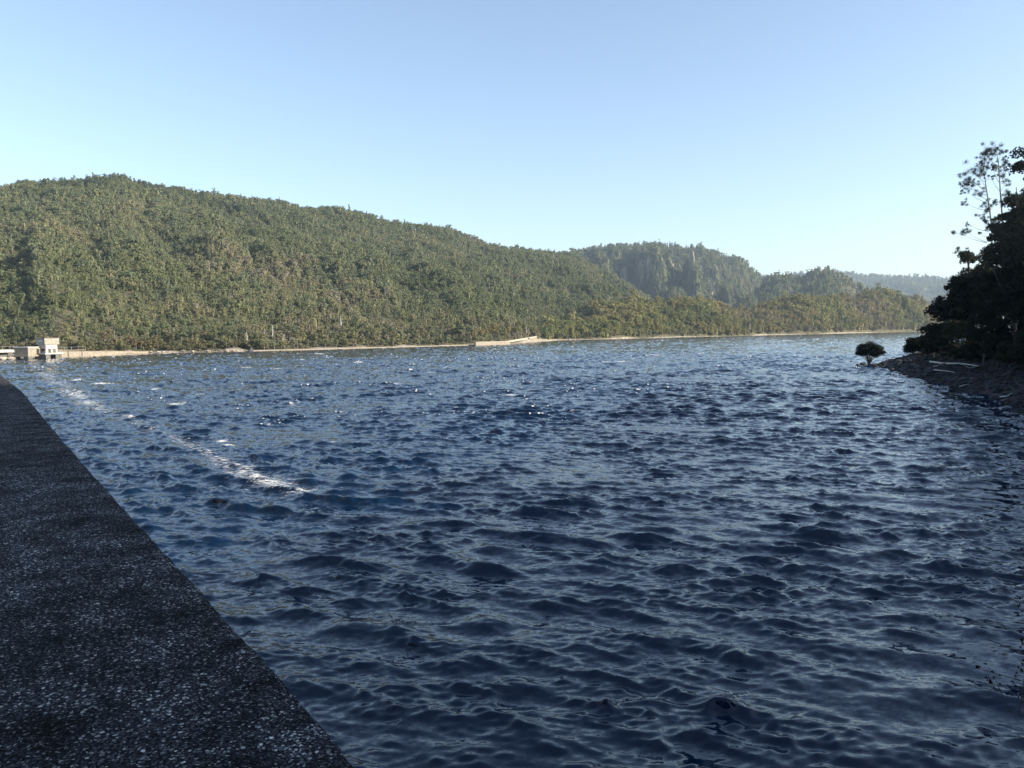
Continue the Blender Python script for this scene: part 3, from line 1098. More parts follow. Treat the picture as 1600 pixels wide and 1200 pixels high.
ZONES = [  # px range, count, key family, name, heights, inland range, label, cat, group
    (-30, 232, 34, 'scrubgold', 4, 'shore_bush', (3.0, 5.0), (12, 22), 'brownish olive bush at the foot of the hill above the beige concrete wall', 'bush', 'bushes above the beige wall'),
    (-30, 232, 22, 'green', 6, 'shore_tree', (6.5, 9.0), (20, 40), 'olive green tree at the foot of the hill behind the intake tower and beige wall', 'tree', 'trees behind the intake works'),
    (232, 400, 26, 'scrubgold', 4, 'shore_bush', (2.5, 4.5), (9, 18), 'olive brown bush behind the stony beach', 'bush', 'bushes behind the stony beach'),
    (232, 400, 16, 'green', 6, 'shore_tree', (6.0, 9.5), (18, 36), 'olive tree at the hill foot behind the stony beach', 'tree', 'trees behind the stony beach'),
    (400, 745, 40, 'scrub', 4, 'shore_bush', (2.5, 4.5), (5, 12), 'greyish green bush directly behind the long low white kerb wall', 'bush', 'bushes behind the low kerb wall'),
    (400, 745, 40, 'green', 6, 'shore_tree', (6.0, 10), (11, 32), 'green tree at the hill foot behind the long low kerb wall', 'tree', 'trees behind the low kerb wall'),
    (745, 865, 22, 'gold', 6, 'shore_tree', (5.5, 9.0), (19, 40), 'yellow green tree behind the earth mound and block wall', 'tree', 'trees behind the earth mound'),
    (838, 940, 16, 'scrub', 4, 'shore_bush', (3.0, 5.5), (3, 14), 'dark grey green bush on the beach right of the earth mound', 'bush', 'bushes right of the mound'),
    (865, 1150, 36, 'gold', 6, 'promontory_tree', (7.0, 11), (9, 30), 'golden green tree on the waterfront of the nearer half of the promontory', 'tree', 'trees on the nearer promontory shore'),
    (865, 1150, 24, 'scrub', 4, 'shore_bush', (3.0, 5.5), (2.5, 8), 'low grey green bush at the water edge of the nearer half of the promontory', 'bush', 'bushes on the nearer promontory shore'),
    (1150, 1470, 26, 'gold', 6, 'promontory_tree', (7.5, 12), (8, 30), 'golden green tree on the waterfront of the farther half of the promontory', 'tree', 'trees on the farther promontory shore'),
    (1150, 1470, 22, 'scrubgold', 4, 'shore_bush', (3.5, 6), (3, 9), 'low olive bush at the water edge of the farther half of the promontory', 'bush', 'bushes on the farther promontory shore'),
]
for (p0, p1, cnt, fam, nk, nm, hh, off, lab, cat, grp) in ZONES:
    for i in range(cnt):
        px = p0 + (p1 - p0) * (i + rr_.uniform(0.05, 0.95)) / cnt
        a = az_el(px, 530)[0]
        o_ = rr_.uniform(*off)
        d_ = float(shore_r(a)) + o_
        z = max(0.7, float(max(hillA.z(np.array(a), np.array(d_)) if px < 1050 else -9, hillC.z(np.array(a), np.array(d_)) if px > 700 else -9))) - 0.2
        if 796 < px < 862 and o_ < 22: z += 2.6
        put_tree(nm, (fam, rr_.randrange(nk)), (math.sin(a) * d_, math.cos(a) * d_, z), rr_.uniform(*hh), rr_.uniform(0.85, 1.25), rr_.uniform(0, 6.28), lab, cat, grp)


# dead grey trees
def dead_tree(seed, mat):
    r = np.random.default_rng(seed); b = Bag()
    b.tube([(0, 0, -0.03), (0.01, 0, 0.35), (0.03, 0.01, 0.7), (0.02, 0.01, 1.0)], [0.028, 0.02, 0.013, 0.004], 6)
    for i in range(9):
        z = 0.35 + 0.6 * r.random(); an = r.uniform(0, 6.28); L = r.uniform(0.08, 0.22) * (1.3 - z)
        p = np.array([0.02, 0, z]); q = p + np.array([math.cos(an) * L, math.sin(an) * L, L * 0.7])
        b.tube([p, (p + q) / 2 + np.array([0, 0, -0.01]), q], [0.008, 0.005, 0.002], 4)
    return b.mesh('dead_tree', mat, True)


DT = [dead_tree(i, M_WOOD) for i in range(3)]
for i, (px, off, h, lab) in enumerate(((425, 22, 9, 'tall bare grey dead trunk above the left end of the low kerb wall'),
                                       (386, 16, 7, 'bare leaning grey dead tree just behind the dark pointed rock'),
                                       (534, 40, 10, 'bare grey dead tree at the hill foot above the middle of the kerb wall'),
                                       (1172, 9, 9, 'pale bare dead tree among the promontory waterfront bushes'))):
    a = az_el(px, 530)[0]; d_ = float(shore_r(a)) + off
    z = float(hillA.z(np.array(a), np.array(d_))) if px < 1000 else float(hillC.z(np.array(a), np.array(d_)))
    link('dead_tree', DT[i % 3], loc=(math.sin(a) * d_, math.cos(a) * d_, z), rot=(0, rr_.uniform(-.05, .05), i), scale=(h * 1.3, h * 1.3, h), label=lab, cat='tree', group='bare dead trees on the far shore')

# ------------------------------------------------------------------ dark trees of the right bank


def big_tree(name, px, dist, top_y, halfw_px, kind, seed, label, cat='tree', nleaf=9000, lsize=0.20, ncl=34, base_drop=0.2, mat=None, group=None, zbase=None, stretch=1.0):
    a, e = az_el(px, top_y)
    # walk out along the line of sight until the ground lies u metres inland
    us = dist
    for dist in np.arange(60, 190, 1.0):
        x, y = math.sin(a) * dist, math.cos(a) * dist
        if bank_su(x, y)[1] > us: break
    zb = bank_z(x, y) if zbase is None else zbase
    h = CAM_Z + e * dist - zb
    hw = halfw_px / FPX * dist
    r = np.random.default_rng(seed)
    C = clump_centres(r, kind, ncl)
    mx = np.abs(C[:, :2]).max() + C[:, 3].mean() * 0.6
    C[:, :2] *= hw / mx
    C[:, 2] *= h; cr = C[:, 3] * min(h, hw * 3.2) * stretch
    C[:, 3] = cr
    which = r.integers(0, ncl, nleaf)
    d = unit_dirs(r, nleaf); d[:, 2] = np.where(d[:, 2] < -0.35, -d[:, 2], d[:, 2])
    cen = C[which, :3] + d * C[which, 3:4] * r.uniform(0.45, 1.08, (nleaf, 1)) * np.array([1, 1, 0.7])
    T = leaf_tris(r, cen, d, lsize, 0.8)
    root = link(name, None, loc=(x, y, zb), rot=(0, 0, 0), label=label, cat=cat, group=group)
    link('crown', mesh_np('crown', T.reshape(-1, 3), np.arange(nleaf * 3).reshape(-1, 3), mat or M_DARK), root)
    Cn = C.copy(); Cn[:, :3] /= h; Cn[:, 3] /= h
    tm_ = trunk_mesh('trunk', Cn, 0.016, M_BARKD, seed, 0.01, 12)
    tm_.transform(Matrix.Scale(h, 4))
    link('trunk', tm_, root)
    return root


BT = [
    (1436, 5.5, 517, 15, 'shrub', 'small dark bush at the outer end of the wooded bank', 'bush'),
    (1460, 7, 503, 18, 'shrub', 'dark bush second from the outer end of the wooded bank', 'bush'),
    (1484, 8.5, 462, 27, 'round', 'dark rounded tree whose left edge meets the far ridge', 'tree'),
    (1500, 10, 428, 26, 'round', 'dark rounded tree stepping up behind the outer bank trees', 'tree'),
    (1519, 11.5, 384, 24, 'round', 'dark tree with knobbly top just left of the bare branched eucalypts', 'tree'),
    (1546, 13, 412, 24, 'round', 'black leafy tree filling the notch below the slender eucalypts', 'tree'),
    (1566, 13, 340, 24, 'round', 'tall dark tree at the foot of the slender eucalypt trunks', 'tree'),
    (1592, 15, 300, 24, 'cone', 'tall dark tree between the slender eucalypts and the frame edge', 'tree'),
    (1612, 15, 206, 34, 'round', 'tallest dark eucalypt cut by the right edge of the picture', 'tree'),
    (1500, 8, 497, 34, 'shrub', 'broad black bush above the outer rubble slope', 'bush'),
    (1540, 8, 478, 38, 'shrub', 'broad black bush above the driftwood log', 'bush'),
    (1585, 10, 450, 38, 'round', 'thick black tree low on the bank above the rubble', 'tree'),
    (1625, 11, 420, 40, 'round', 'thick black tree on the bank at the right frame edge', 'tree'),
    (1560, 7.5, 520, 30, 'shrub', 'low black shrub at the top of the rubble below the thick trees', 'bush'),
    (1605, 7.5, 525, 34, 'shrub', 'low black shrub at the right frame edge above the rubble', 'bush'),
    (1470, 7, 528, 24, 'shrub', 'low dark shrub on the rubble crest near the outer end', 'bush'),
    (1515, 7.5, 540, 26, 'shrub', 'low dark shrub just above the long forked driftwood', 'bush'),
    (1640, 8, 500, 46, 'shrub', 'wide black shrub mostly beyond the right frame edge', 'bush'),
    (1578, 14, 322, 22, 'round', 'dense dark tree crown just right of the eucalypt stems', 'tree'),
    (1603, 15, 268, 20, 'cone', 'narrow dark tree crown directly below the tallest one at the frame edge', 'tree'),
    (1606, 13, 300, 30, 'round', 'dense dark tree crown at the right frame edge beside the tallest one', 'tree'),
    (1602, 12, 350, 26, 'round', 'dense black tree crown halfway up the right frame edge', 'tree'),
    (1535, 13, 428, 20, 'round', 'small dark tree crown between the knobbly topped tree and the eucalypt foot', 'tree'),
    (1655, 16, 300, 50, 'round', 'big dark tree mostly beyond the right frame edge', 'tree'),
]
for i, (px, d_, ty, hw, kd, lab, cat) in enumerate(BT):
    big_tree('bank_bush' if cat == 'bush' else 'bank_tree', px, d_, ty, hw, kd, 500 + i, lab, cat,
             nleaf=5000 if cat == 'bush' else 9500, ncl=24 if cat == 'bush' else 40)


# slender eucalypts with open crowns
def eucalypt(px_base, base_y, dist, trunk_px, clumps, seed, label):
    a, e = az_el(px_base, base_y)
    for dist in np.arange(60, 200, 1.0):
        if bank_su(math.sin(a) * dist, math.cos(a) * dist)[1] > 17: break
    pb = at_depth(px_base, base_y, dist)
    zb = bank_z(pb.x, pb.y)
    root = link('eucalyptus_tree', None, loc=(pb.x, pb.y, zb), label=label, cat='tree')
    P = [Vector((0, 0, -0.3))] + [at_depth(x, y, dist) - Vector((pb.x, pb.y, zb)) for x, y in trunk_px]
    b = Bag(); n = len(P)
    b.tube(P, [0.17 * (1 - 0.85 * i / (n - 1)) for i in range(n)], 7)
    r = np.random.default_rng(seed); TT = []
    for (x, y, sz, ax, ay) in clumps:
        dd = dist + r.uniform(-2.5, 2.5)
        c = at_depth(x, y, dd) - Vector((pb.x, pb.y, zb))
        s0 = at_depth(ax, ay, dist) - Vector((pb.x, pb.y, zb))
        m = s0.lerp(c, 0.5) + Vector((0, 0, -0.25))
        b.tube([s0, m, c], [0.05, 0.03, 0.012], 4)
        n_ = int(190 * sz)
        cr = sz * 0.55
        n_ = int(n_ * 0.75)
        for k in range(7):
            sub = np.array(c) + r.normal(size=3) * cr * np.array([0.85, 0.85, 0.75])
            b.tube([m.lerp(c, 0.6), Vector(sub)], [0.02, 0.008], 3)
            d = unit_dirs(r, n_)
            cen = sub + d * cr * 0.75 * r.uniform(0.1, 1, (n_, 1)) * np.array([1, 1, 0.9])
            TT.append(leaf_tris(r, cen, d, 0.056, 0.9))
    T = np.concatenate(TT)
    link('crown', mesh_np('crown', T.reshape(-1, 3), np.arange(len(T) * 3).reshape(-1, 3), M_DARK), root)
    link('trunk', b.mesh('trunk', M_BARK, True), root)


eucalypt(1552, 420, 112, [(1550, 356), (1546, 325), (1542, 300), (1539, 279), (1536, 262), (1534, 252)],
         [(1532, 258, 1.5, 1537, 275), (1521, 268, 1.4, 1538, 284), (1510, 276, 1.3, 1540, 296), (1508, 284, 1.0, 1541, 305), (1513, 292, 1.3, 1542, 312), (1508, 297, 0.8, 1543, 318),
          (1506, 316, 0.8, 1545, 330), (1530, 275, 1.1, 1539, 290), (1524, 284, 0.8, 1541, 300), (1533, 303, 1.2, 1541, 306), (1545, 318, 1.0, 1544, 320), (1541, 326, 1.1, 1546, 330),
          (1532, 338, 0.9, 1548, 345), (1538, 346, 0.9, 1549, 352), (1554, 318, 0.8, 1545, 330), (1553, 340, 0.9, 1548, 346), (1500, 364, 1.2, 1543, 380), (1509, 360, 0.8, 1540, 378),
          (1496, 392, 1.2, 1545, 402), (1541, 265, 0.9, 1537, 275), (1552, 262, 0.7, 1540, 285), (1512, 350, 0.4, 1545, 362), (1530, 364, 0.4, 1545, 370)], 71,
         'slender eucalypt with fine bare branches fanning left above the dark bank trees')
eucalypt(1569, 420, 114, [(1567, 350), (1565, 325), (1563, 300), (1562, 280), (1560, 255), (1557, 235), (1555, 230)],
         [(1556, 230, 1.5, 1558, 240), (1548, 235, 1.2, 1559, 250), (1541, 241, 1.3, 1560, 262), (1537, 248, 1.0, 1561, 270), (1545, 245, 0.9, 1560, 260), (1565, 238, 0.9, 1559, 250),
          (1568, 252, 1.0, 1560, 262), (1572, 258, 0.7, 1560, 268), (1565, 268, 1.0, 1562, 280), (1572, 283, 1.1, 1563, 300), (1550, 260, 0.7, 1561, 285), (1548, 276, 0.6, 1563, 300),
          (1570, 310, 1.3, 1565, 325), (1577, 306, 1.0, 1565, 325), (1556, 345, 1.0, 1566, 345)], 72,
         'taller slender eucalypt with two pale stems and open wispy crown')


# little tree on the tip
def tip_tree():
    p = on_plane(1358, 569)
    root = link('tip_bush', None, loc=(p.x, p.y, 0), label='small lone round bush leaning over the water at the rocky tip', cat='bush')
    rad = math.hypot(p.x, p.y); m_ = rad / FPX
    r = np.random.default_rng(11)
    b = Bag(); T = []
    for (dx, dy, c) in ((-15, 19, 1.0), (-9, 26, 0.95), (0, 28, 1.0), (8, 26, 0.95), (15, 21, 0.95), (-17, 15, 0.7), (4, 20, 1.1), (-4, 20, 1.1), (17, 16, 0.7), (0, 23, 1.2), (-11, 20, 1.0), (11, 18, 1.0), (10, 13, 0.8), (-10, 14, 0.8), (-4, 14, 0.8), (5, 14, 0.8), (13, 24, 0.9), (-13, 24, 0.9)):
        y_ = r.uniform(-1.3, 1.3); dx += r.normal() * 1.0; dy += r.normal() * 0.8
        q = RIGHT_T(dx * 0.84 * m_, y_, dy * m_)
        m = Vector((q.x * 0.35, q.y * 0.35, q.z * 0.5))
        b.tube([(0.1 * r.normal(), 0, -0.4), (m.x * 0.5, m.y * 0.5, m.z * 0.5), m, q], [0.11, 0.09, 0.06, 0.02], 5)
        n = 900; d = unit_dirs(r, n)
        T.append(leaf_tris(r, np.array(q) + d * c * 1.15 * r.uniform(0.3, 1, (n, 1)) * np.array([1, 1, 0.66]), d, 0.09, 0.8))
    T = np.concatenate(T)
    link('crown', mesh_np('crown', T.reshape(-1, 3), np.arange(len(T) * 3).reshape(-1, 3), M_DARK), root)
    link('trunk', b.mesh('trunk', M_BARKD, True), root)


def RIGHT_T(x, y, z):
    a = az_el(1358, 569)[0]
    return Vector((math.cos(a) * x + math.sin(a) * y, -math.sin(a) * x + math.cos(a) * y, z))


tip_tree()
for i, (px, py, s_) in enumerate(((1349, 570, 0.45), (1340, 571, 0.3), (1364, 572, 0.5), (1330, 565, 0.2))):
    p = on_plane(px, py)
    link('rock', ROCKS_D[i], loc=(p.x, p.y, 0.05), scale=s_ * 1.6, rot=(0, 0, i), label='dark rock awash beside the lone bush at the tip', cat='rock', group='dark rocks awash at the tip')

# hillside forest of the bank, mostly beyond the frame
r = np.random.default_rng(77)
TM = templates(170, 0.05, ['round', 'cone', 'round', 'umbrella'], 140)
VV, TT = [], []
for i in range(950):
    s = r.uniform(48, BL[-1] - 2); u = r.uniform(12, 105)
    x, y, z = (float(q) for q in bank_pt(np.array(s), np.array(u)))
    if math.degrees(math.atan2(x, y)) < 34.0: continue
    h = r.uniform(9, 15); T = TM[r.integers(0, 4)]
    c_, s_ = math.cos(i), math.sin(i)
    Vt = np.stack([(T[..., 0] * c_ - T[..., 1] * s_) * h + x, (T[..., 0] * s_ + T[..., 1] * c_) * h + y, T[..., 2] * h + z - 0.3], -1)
    VV.append(Vt.reshape(-1, 3)); TT.append(np.full(T.shape[0] * 3, r.uniform(0, 0.15)))
V = np.concatenate(VV)
link('bank_forest', mesh_np('bank_forest', V, np.arange(len(V)).reshape(-1, 3), M_FOREST, {'tint': np.concatenate(TT)}),
     label='dark forest rising over the hillside of the right bank', cat='forest', kind='stuff')

# undergrowth under the bank trees
r = np.random.default_rng(78)
cen = []
for i in range(420):
    s = r.uniform(14, 125); u = r.uniform(8.5, 24)
    x, y, z = (float(q) for q in bank_pt(np.array(s), np.array(u)))
    if math.degrees(math.atan2(x, y)) < 27.2: continue
    d = unit_dirs(r, 90); d[:, 2] = np.abs(d[:, 2])
    hh = 1.0 if u < 12 else 2.0
    cen.append(leaf_tris(r, np.array([x, y, z]) + d * np.array([1.8, 1.8, hh * 1.25]) * r.uniform(0.4, 1, (90, 1)), d, 0.2, 0.8))
T = np.concatenate(cen)
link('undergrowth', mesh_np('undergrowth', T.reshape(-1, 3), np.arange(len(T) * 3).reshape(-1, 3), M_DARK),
     label='dark undergrowth below the trees of the right bank', cat='undergrowth', kind='stuff')


# driftwood
def log(name, pts, rad, label, dist=None):
    P = []
    for px, py, z in pts:
        v = on_plane(px, py, z)
        P.append(v)
    o = P[0].copy()
    b = Bag(); n = len(P)
    b.tube([p - o for p in P], [rad * (1 - 0.6 * i / (n - 1)) for i in range(n)], 6)
    return link(name, b.mesh(name, M_WOOD, True), loc=o, label=label, cat='log')


def bank_log(name, pts, rad, label, fork=None):
    """pixel points dropped on the bank surface"""
    def hit(px, py):
        z = 0.5
        for _ in range(12):
            v = on_plane(px, py, z); z = 0.5 * z + 0.5 * (bank_z(v.x, v.y) + rad + 0.30)
        return Vector((v.x, v.y, z))
    P = [hit(*q) for q in pts]
    o = P[0].copy(); b = Bag(); n = len(P)
    b.tube([p - o for p in P], [rad * (1 - 0.55 * i / (n - 1)) for i in range(n)], 6)
    for fk in (fork or []):
        Q = [hit(*q) for q in fk]
        b.tube([p - o for p in Q], [rad * 0.7 * (1 - 0.6 * i / max(1, len(Q) - 1)) for i in range(len(Q))], 5)
    link(name, b.mesh(name, M_WOOD, True), loc=o, label=label, cat='log')


bank_log('driftwood_log', [(1453, 565.5), (1476, 569.5), (1500, 567.5), (1528, 571)], 0.17, 'long forked bleached driftwood log high on the rubble slope',
         [[(1476, 569.5), (1466, 572), (1458, 572)], [(1500, 567.5), (1515, 574.5), (1546, 573)]])
bank_log('driftwood_log', [(1459, 579.5), (1476, 579.5), (1492, 579.5)], 0.09, 'thin straight pale driftwood pole below the forked log')
bank_log('driftwood_log', [(1418, 549), (1430, 550), (1445, 551)], 0.10, 'short pale driftwood branch near the outer end of the bank')
bank_log('driftwood_log', [(1563, 620), (1573, 619), (1582, 615)], 0.10, 'curved pale driftwood at the waterline near the right frame edge')
bank_log('driftwood_log', [(1499, 606), (1506, 604), (1514, 601)], 0.08, 'small tilted pale branch at the waterline below the forked log')


# twiggy shrub close by in the lower right corner
def near_shrub():
    base = Vector((8.2, 5.2, 0)); base.z = bank_z(8.2, 5.2)
    root = link('twiggy_shrub', None, loc=base, label='dark twiggy shrub whose branch tips reach into the lower right corner', cat='bush')
    b = Bag(); r = np.random.default_rng(4); T = []
    tips = [(1560, 905, 9), (1578, 935, 9), (1592, 900, 8.6), (1585, 1060, 8.0), (1572, 1110, 7.6), (1590, 1150, 7.6), (1545, 1000, 8.6), (1595, 980, 8.4), (1560, 860, 9.4), (1596, 1090, 7.8), (1610, 1020, 8), (1620, 950, 8.4)]
    for px, py, d in tips:
        q = at_depth(px, py, d) - base
        m1 = Vector((r.normal() * 0.15, r.normal() * 0.15, q.z * 0.45)); m2 = Vector((q.x * 0.55, q.y * 0.55, q.z * 0.85 + 0.3))
        P = [Vector((r.normal() * .1, r.normal() * .1, -0.2)), m1, m2, q]
        b.tube(P, [0.035, 0.025, 0.013, 0.004], 5)
        for k in range(7):
            f = r.uniform(0.3, 1.0)
            s = m2.lerp(q, f); e = s + Vector(r.normal(size=3) * 0.16) + Vector((0, 0, 0.05))
            b.tube([s, e], [0.006, 0.002], 3)
            n = 9; d_ = unit_dirs(r, n)
            T.append(leaf_tris(r, np.array(e) + d_ * 0.06, d_, 0.022, 0.9))
    T = np.concatenate(T)
    link('branch', b.mesh('branch', M_BARKD, True), root)
    link('foliage', mesh_np('foliage', T.reshape(-1, 3), np.arange(len(T) * 3).reshape(-1, 3), M_DARK), root)


near_shrub()


# ------------------------------------------------------------------ the dam with its parapet
def dam():
    HP = 0.7
    zt = CAM_Z - HP
    E = [on_plane(px, py, zt) for px, py in ((544, 1200), (442, 1075), (337, 959), (240, 850), (200, 808), (110, 706), (67, 654.5), (33, 612), (0, 585.5))]
    E = [Vector((e.x, e.y)) for e in E]
    d0 = (E[1] - E[0]).normalized()
    pts = [E[0] - d0 * 14, E[0] - d0 * 2] + E
    hd = math.atan2((E[-1] - E[-2]).x, (E[-1] - E[-2]).y)
    L = [4, 6, 10, 18, 25, 35, 45, 50]
    for i, q in enumerate(L):
        hd -= math.radians(1.5 if i < 3 else 0.6)
        pts.append(pts[-1] + Vector((math.sin(hd), math.cos(hd))) * q)
    # resample finely near the camera
    P = []
    for i in range(len(pts) - 1):
        seg = (pts[i + 1] - pts[i]); dmin = min(pts[i].length, pts[i + 1].length)
        n = max(1, int(seg.length / (0.03 if dmin < 3.5 and i > 0 else 0.15 if dmin < 25 else 5)))
        for k in range(n): P.append(pts[i] + seg * (k / n))
    P.append(pts[-1])
    N = []
    for i in range(len(P)):
        d = (P[min(i + 3, len(P) - 1)] - P[max(i - 3, 0)]).normalized()
        N.append(Vector((-d.y, d.x)))      # away from the water
    r = np.random.default_rng(9)
    root = link('dam', None, loc=(0, 0, 0), label='dark exposed aggregate concrete dam crest with thick parapet along the lake', cat='dam')

    def sweep(name, prof, mat, rough, sm=False):
        k = len(prof); V = []
        for i, (p, n) in enumerate(zip(P, N)):
            for j, (o, z) in enumerate(prof):
                jit = r.normal() * rough + rough * 4 * float(fbm(N1, P[i].y * 9.0, j * 0.0, 3)) if P[i].length < 12 else 0
                q = p + n * (o + jit)
                V.append((q.x, q.y, z + (r.normal() * rough * 0.6 if P[i].length < 12 else 0)))
        V = np.array(V); n_ = len(P)
        idx = np.arange(n_ * k).reshape(n_, k)
        F = np.stack([idx[:-1], np.roll(idx, -1, 1)[:-1], np.roll(idx, -1, 1)[1:], idx[1:]], -1).reshape(-1, 4)
        me = mesh_np(name, V, F[:, ::-1], mat, smooth=sm)
        return link(name, me, root)
    w_ = 0.62
    sweep('parapet', [(0.0, 5.8), (-0.022, zt - 0.04), (-0.018, zt - 0.016), (-0.010, zt - 0.005), (0.006, zt), (0.2, zt), (0.35, zt), (0.5, zt), (w_ - 0.03, zt), (w_, zt - 0.03), (w_, 6.2), (w_, 5.8)], M_AGG, 0.0012, True)
    sweep('dam_body', [(0.0, -6), (0.003, 5.797), (0.62, 5.797), (1.2, 6.2), (6.2, 6.2), (6.2, 5.2), (12, -13)], M_CONC, 0)
    sweep('downstream_parapet', [(5.8, 6.203), (5.8, 7.2), (6.15, 7.2), (6.15, 6.203)], M_CONC, 0)


dam()


# ------------------------------------------------------------------ the lake
def lake():
    r = np.random.default_rng(21)
    half = math.radians(37.5)
    a_f = np.linspace(-half, half, 1120)
    a_l = np.linspace(-math.radians(125), -half, 60)[:-1]
    a_r = np.linspace(half, math.radians(125), 60)[1:]
    A = np.concatenate([a_l, a_f, a_r])
    radii = [1.0, 3.0, 6.0]
    q = 9.0
    while q < 1150:
        radii.append(q); q *= 1.0034 if q < 250 else 1.0045
    radii += [1300, 1600, 2000, 2700]
    R = np.array(radii)
    AA, RR = np.meshgrid(A, R)
    X0 = (np.sin(AA) * RR).astype(np.float32); Y0 = (np.cos(AA) * RR).astype(np.float32)
    fine = smooth(math.radians(45), half, np.abs(AA)).astype(np.float32)
    fine = np.where(np.abs(AA) <= half + 1e-6, 1.0, fine * 0.6).astype(np.float32)
    # wind-sea: waves run toward the camera and a little to the left
    nW = 160
    lam = np.exp(r.uniform(math.log(0.24), math.log(3.7), nW))
    base_dir = math.radians(200)
    th = base_dir + r.normal(size=nW) * np.where(lam > 2.4, 0.40, np.where(lam > 1.0, 0.58, 0.75))
    kx, ky = 2 * math.pi / lam * np.sin(th), 2 * math.pi / lam * np.cos(th)
    kk = 2 * math.pi / lam
    ka = 0.031 * np.where(lam > 2.8, 0.66, 1.0) * np.where(lam < 0.8, 0.95, 1) * r.uniform(0.6, 1.4, nW)
    amp = ka / kk
    ph = r.uniform(0, 2 * math.pi, nW)
    Z = np.zeros_like(X0); DX = np.zeros_like(X0); DY = np.zeros_like(X0); J = np.zeros_like(X0)
    gust = np.clip(1 + 1.3 * fbm(N1, X0 / 9 + 3, Y0 / 9, 3), 0.35, 1.4).astype(np.float32)
    gust2 = np.clip(1 + 1.3 * fbm(N2, X0 / 4 + 3, Y0 / 3, 3), 0.35, 1.4).astype(np.float32)
    Qc = 0.4
    for i in range(nW):
        p = (kx[i] * X0 + ky[i] * Y0 + ph[i]).astype(np.float32)
        c, s = np.cos(p), np.sin(p)
        gg = (gust if lam[i] > 1.4 else gust2) * amp[i]
        Z += gg * c
        DX -= Qc * (kx[i] / kk[i]) * gg * s
        DY -= Qc * (ky[i] / kk[i]) * gg * s
        J += (gg * kk[i]) * c
    # crest sharpening
    sg = float(Z[:, 100:-100].std())
    zc = np.clip(Z / sg, -2.6, 2.8)
    Z = Z + 0.15 * sg * (zc * zc - 1)           # flat troughs, peaked crests
    # wind pushes the crests over: steep lee faces, gentle backs
    DX += 0.42 * Z * math.sin(base_dir); DY += 0.42 * Z * math.cos(base_dir)
    near = smooth(3.0, 9.0, RR)
    # calm the water at the far shore
    lim = np.minimum(1, np.maximum(0.55, (shore_r(AA) + 12 - RR) / 30))
    fz = fine * near * lim
    X = X0 + DX * fz; Y = Y0 + DY * fz; Zz = Z * fz
    # whitecaps on steep crests
    thr = np.quantile(J[:, 100:-100], 0.988)
    thr2 = np.quantile(J[:, 100:-100], 0.998)
    foam = np.clip((J - thr) / (thr2 - thr), 0, 1) * 1.6
    patchy = smooth(-0.05, 0.3, fbm(N3, X0 / 7, Y0 / 7, 3))
    foam = foam * np.clip(patchy + 0.2, 0, 1) * smooth(25, 90, RR)
    # wind-blown foam streak running alongside the dam
    SP = [(462, 768), (445, 762), (420, 750), (385, 738), (350, 723), (322, 706), (285, 690), (245, 672), (205, 655), (165, 642), (135, 628), (110, 610), (85, 592), (62, 578), (45, 568)]
    sw = [1.5, 1.6, 1.5, 1.2, 1.0, 0.8, 0.8, 0.9, 1.2, 1.4, 1.8, 2.3, 3.0, 3.6, 4]
    st_ = [1.0, 1.05, 1.0, 0.95, 0.9, 0.75, 0.7, 0.75, 0.9, 0.95, 0.95, 0.9, 0.8, 0.7, 0.6]
    PW = [on_plane(*q) for q in SP]
    reg = (AA < math.radians(-10)) & (AA > math.radians(-34)) & (RR > 30) & (RR < 320)
    xs, ys = X0[reg], Y0[reg]
    best = np.zeros(len(xs))
    for i in range(len(PW) - 1):
        ax, ay, bx, by = PW[i].x, PW[i].y, PW[i + 1].x, PW[i + 1].y
        L2 = (bx - ax) ** 2 + (by - ay) ** 2
        tt = np.clip(((xs - ax) * (bx - ax) + (ys - ay) * (by - ay)) / L2, 0, 1)
        dd = np.hypot(xs - ax - tt * (bx - ax), ys - ay - tt * (by - ay))
        ww = sw[i] * (1 - tt) + sw[i + 1] * tt; sv = st_[i] * (1 - tt) + st_[i + 1] * tt
        best = np.maximum(best, sv * np.exp(-(dd / ww) ** 2))
    foam[reg] = np.maximum(foam[reg], best * 0.60 * np.clip(1.0 + 1.1 * fbm(N2, xs * 0.35, ys * 0.22, 3), 0, 1.15))
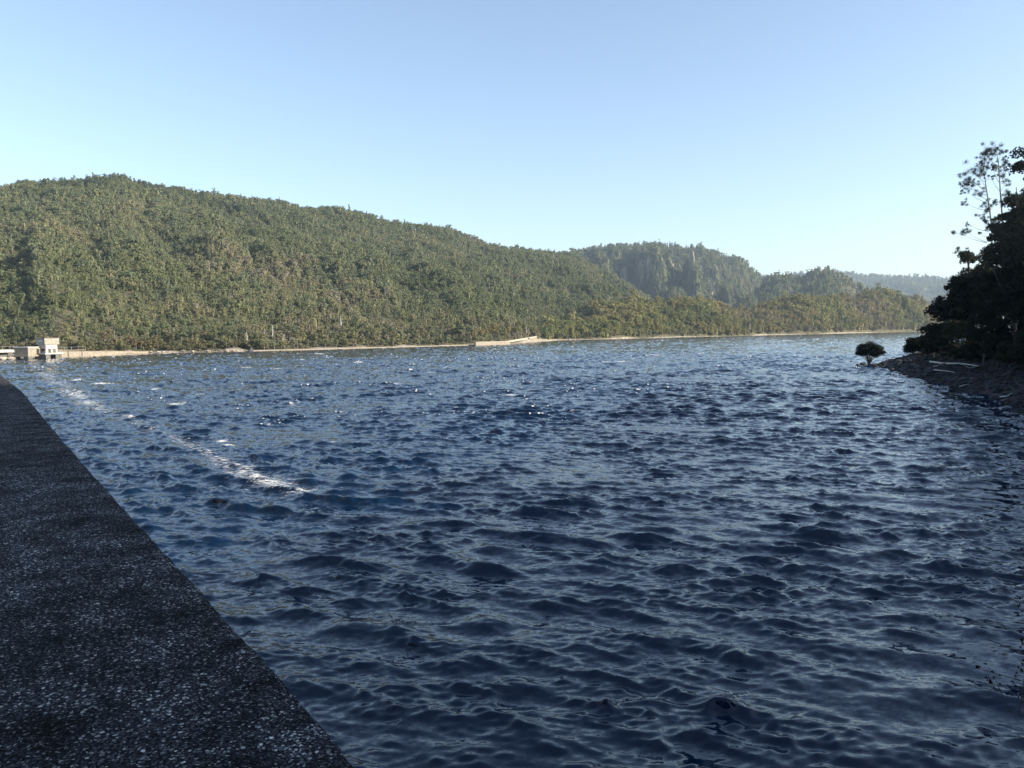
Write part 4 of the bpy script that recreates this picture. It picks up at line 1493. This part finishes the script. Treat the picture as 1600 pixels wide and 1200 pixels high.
    # a few larger breaking crests in the sunlit part of the lake
    for (px, py, rw, rd, sv) in ((160, 599, 1.6, 2.2, 1.3), (152, 586, 1.0, 1.6, .9), (275, 631, 1.1, 1.3, 1.25), (286, 628, .6, .8, 1.0), (345, 689, .55, .8, 1.2), (356, 696, .6, .4, 1.1), (412, 663, .8, .7, 1.1),
                                 (408, 712, .5, .6, .8), (240, 608, 1.0, 1.4, 1.0), (120, 594, 1.4, 2.0, 1.0), (182, 600, .9, 1.3, .9), (800, 617, .9, 1.2, 1.15), (740, 627, .5, .8, .9), (310, 616, .8, 1.2, .8),
                                 (456, 632, .6, 1, .8), (560, 566, 1.8, 3, 1.1), (386, 574, 1.6, 3, 1.0), (500, 553, 2.4, 5, 1.1), (432, 576, 1.4, 3, .9), (948, 566, 1.6, 3, .9), (1022, 555, 2.6, 4, 1.0), (970, 565, 1.8, 3, 1.0),
                                 (1110, 541, 3, 6, 1.0), (1230, 532, 3.5, 9, 1.0), (700, 574, 1.5, 3, .8), (620, 600, .8, 1.6, .8), (205, 652, .9, 1.0, .9), (520, 690, .4, .5, .7), (672, 582, 1.1, 2.4, .8), (895, 642, .6, .8, .7)):
        q = on_plane(px, py)
        a0_ = math.atan2(q.x, q.y); rq = math.hypot(q.x, q.y)
        m_ = (np.abs(AA - a0_) < 4 * rw / rq) & (np.abs(RR - rq) < 4 * rd)
        u_ = ((AA[m_] - a0_) * rq) / rw; v_ = (RR[m_] - rq) / rd
        foam[m_] = np.maximum(foam[m_], sv * 0.9 * np.exp(-(u_ ** 2 + v_ ** 2)))
    V = np.stack([X, Y, Zz], -1); n0, n1 = X.shape
    idx = np.arange(n0 * n1).reshape(n0, n1)
    F = np.stack([idx[:-1, :-1], idx[:-1, 1:], idx[1:, 1:], idx[1:, :-1]], -1).reshape(-1, 4)[:, ::-1]
    me = mesh_np('lake', V.reshape(-1, 3), F, M_WATER, {'foam': foam.ravel()}, smooth=True)
    link('lake', me, kind='structure')


lake()

# ------------------------------------------------------------------ haze
HAZE = 0.00010
m = bpy.data.materials.new('haze_air'); m.use_nodes = True
t_ = m.node_tree; t_.nodes.remove(t_.nodes['Principled BSDF'])
pv = t_.nodes.new('ShaderNodeVolumePrincipled')
pv.inputs['Color'].default_value = (0.66, 0.83, 1.0, 1)
pv.inputs['Density'].default_value = HAZE
pv.inputs['Anisotropy'].default_value = 0.2
t_.links.new(pv.outputs[0], t_.nodes['Material Output'].inputs['Volume'])
b = Bag(); b.box(-9500, 9500, -9500, 9500, -15, 420)
link('haze', b.mesh('haze', m), kind='stuff', label='thin pale haze over the lake and distant hills', cat='haze')
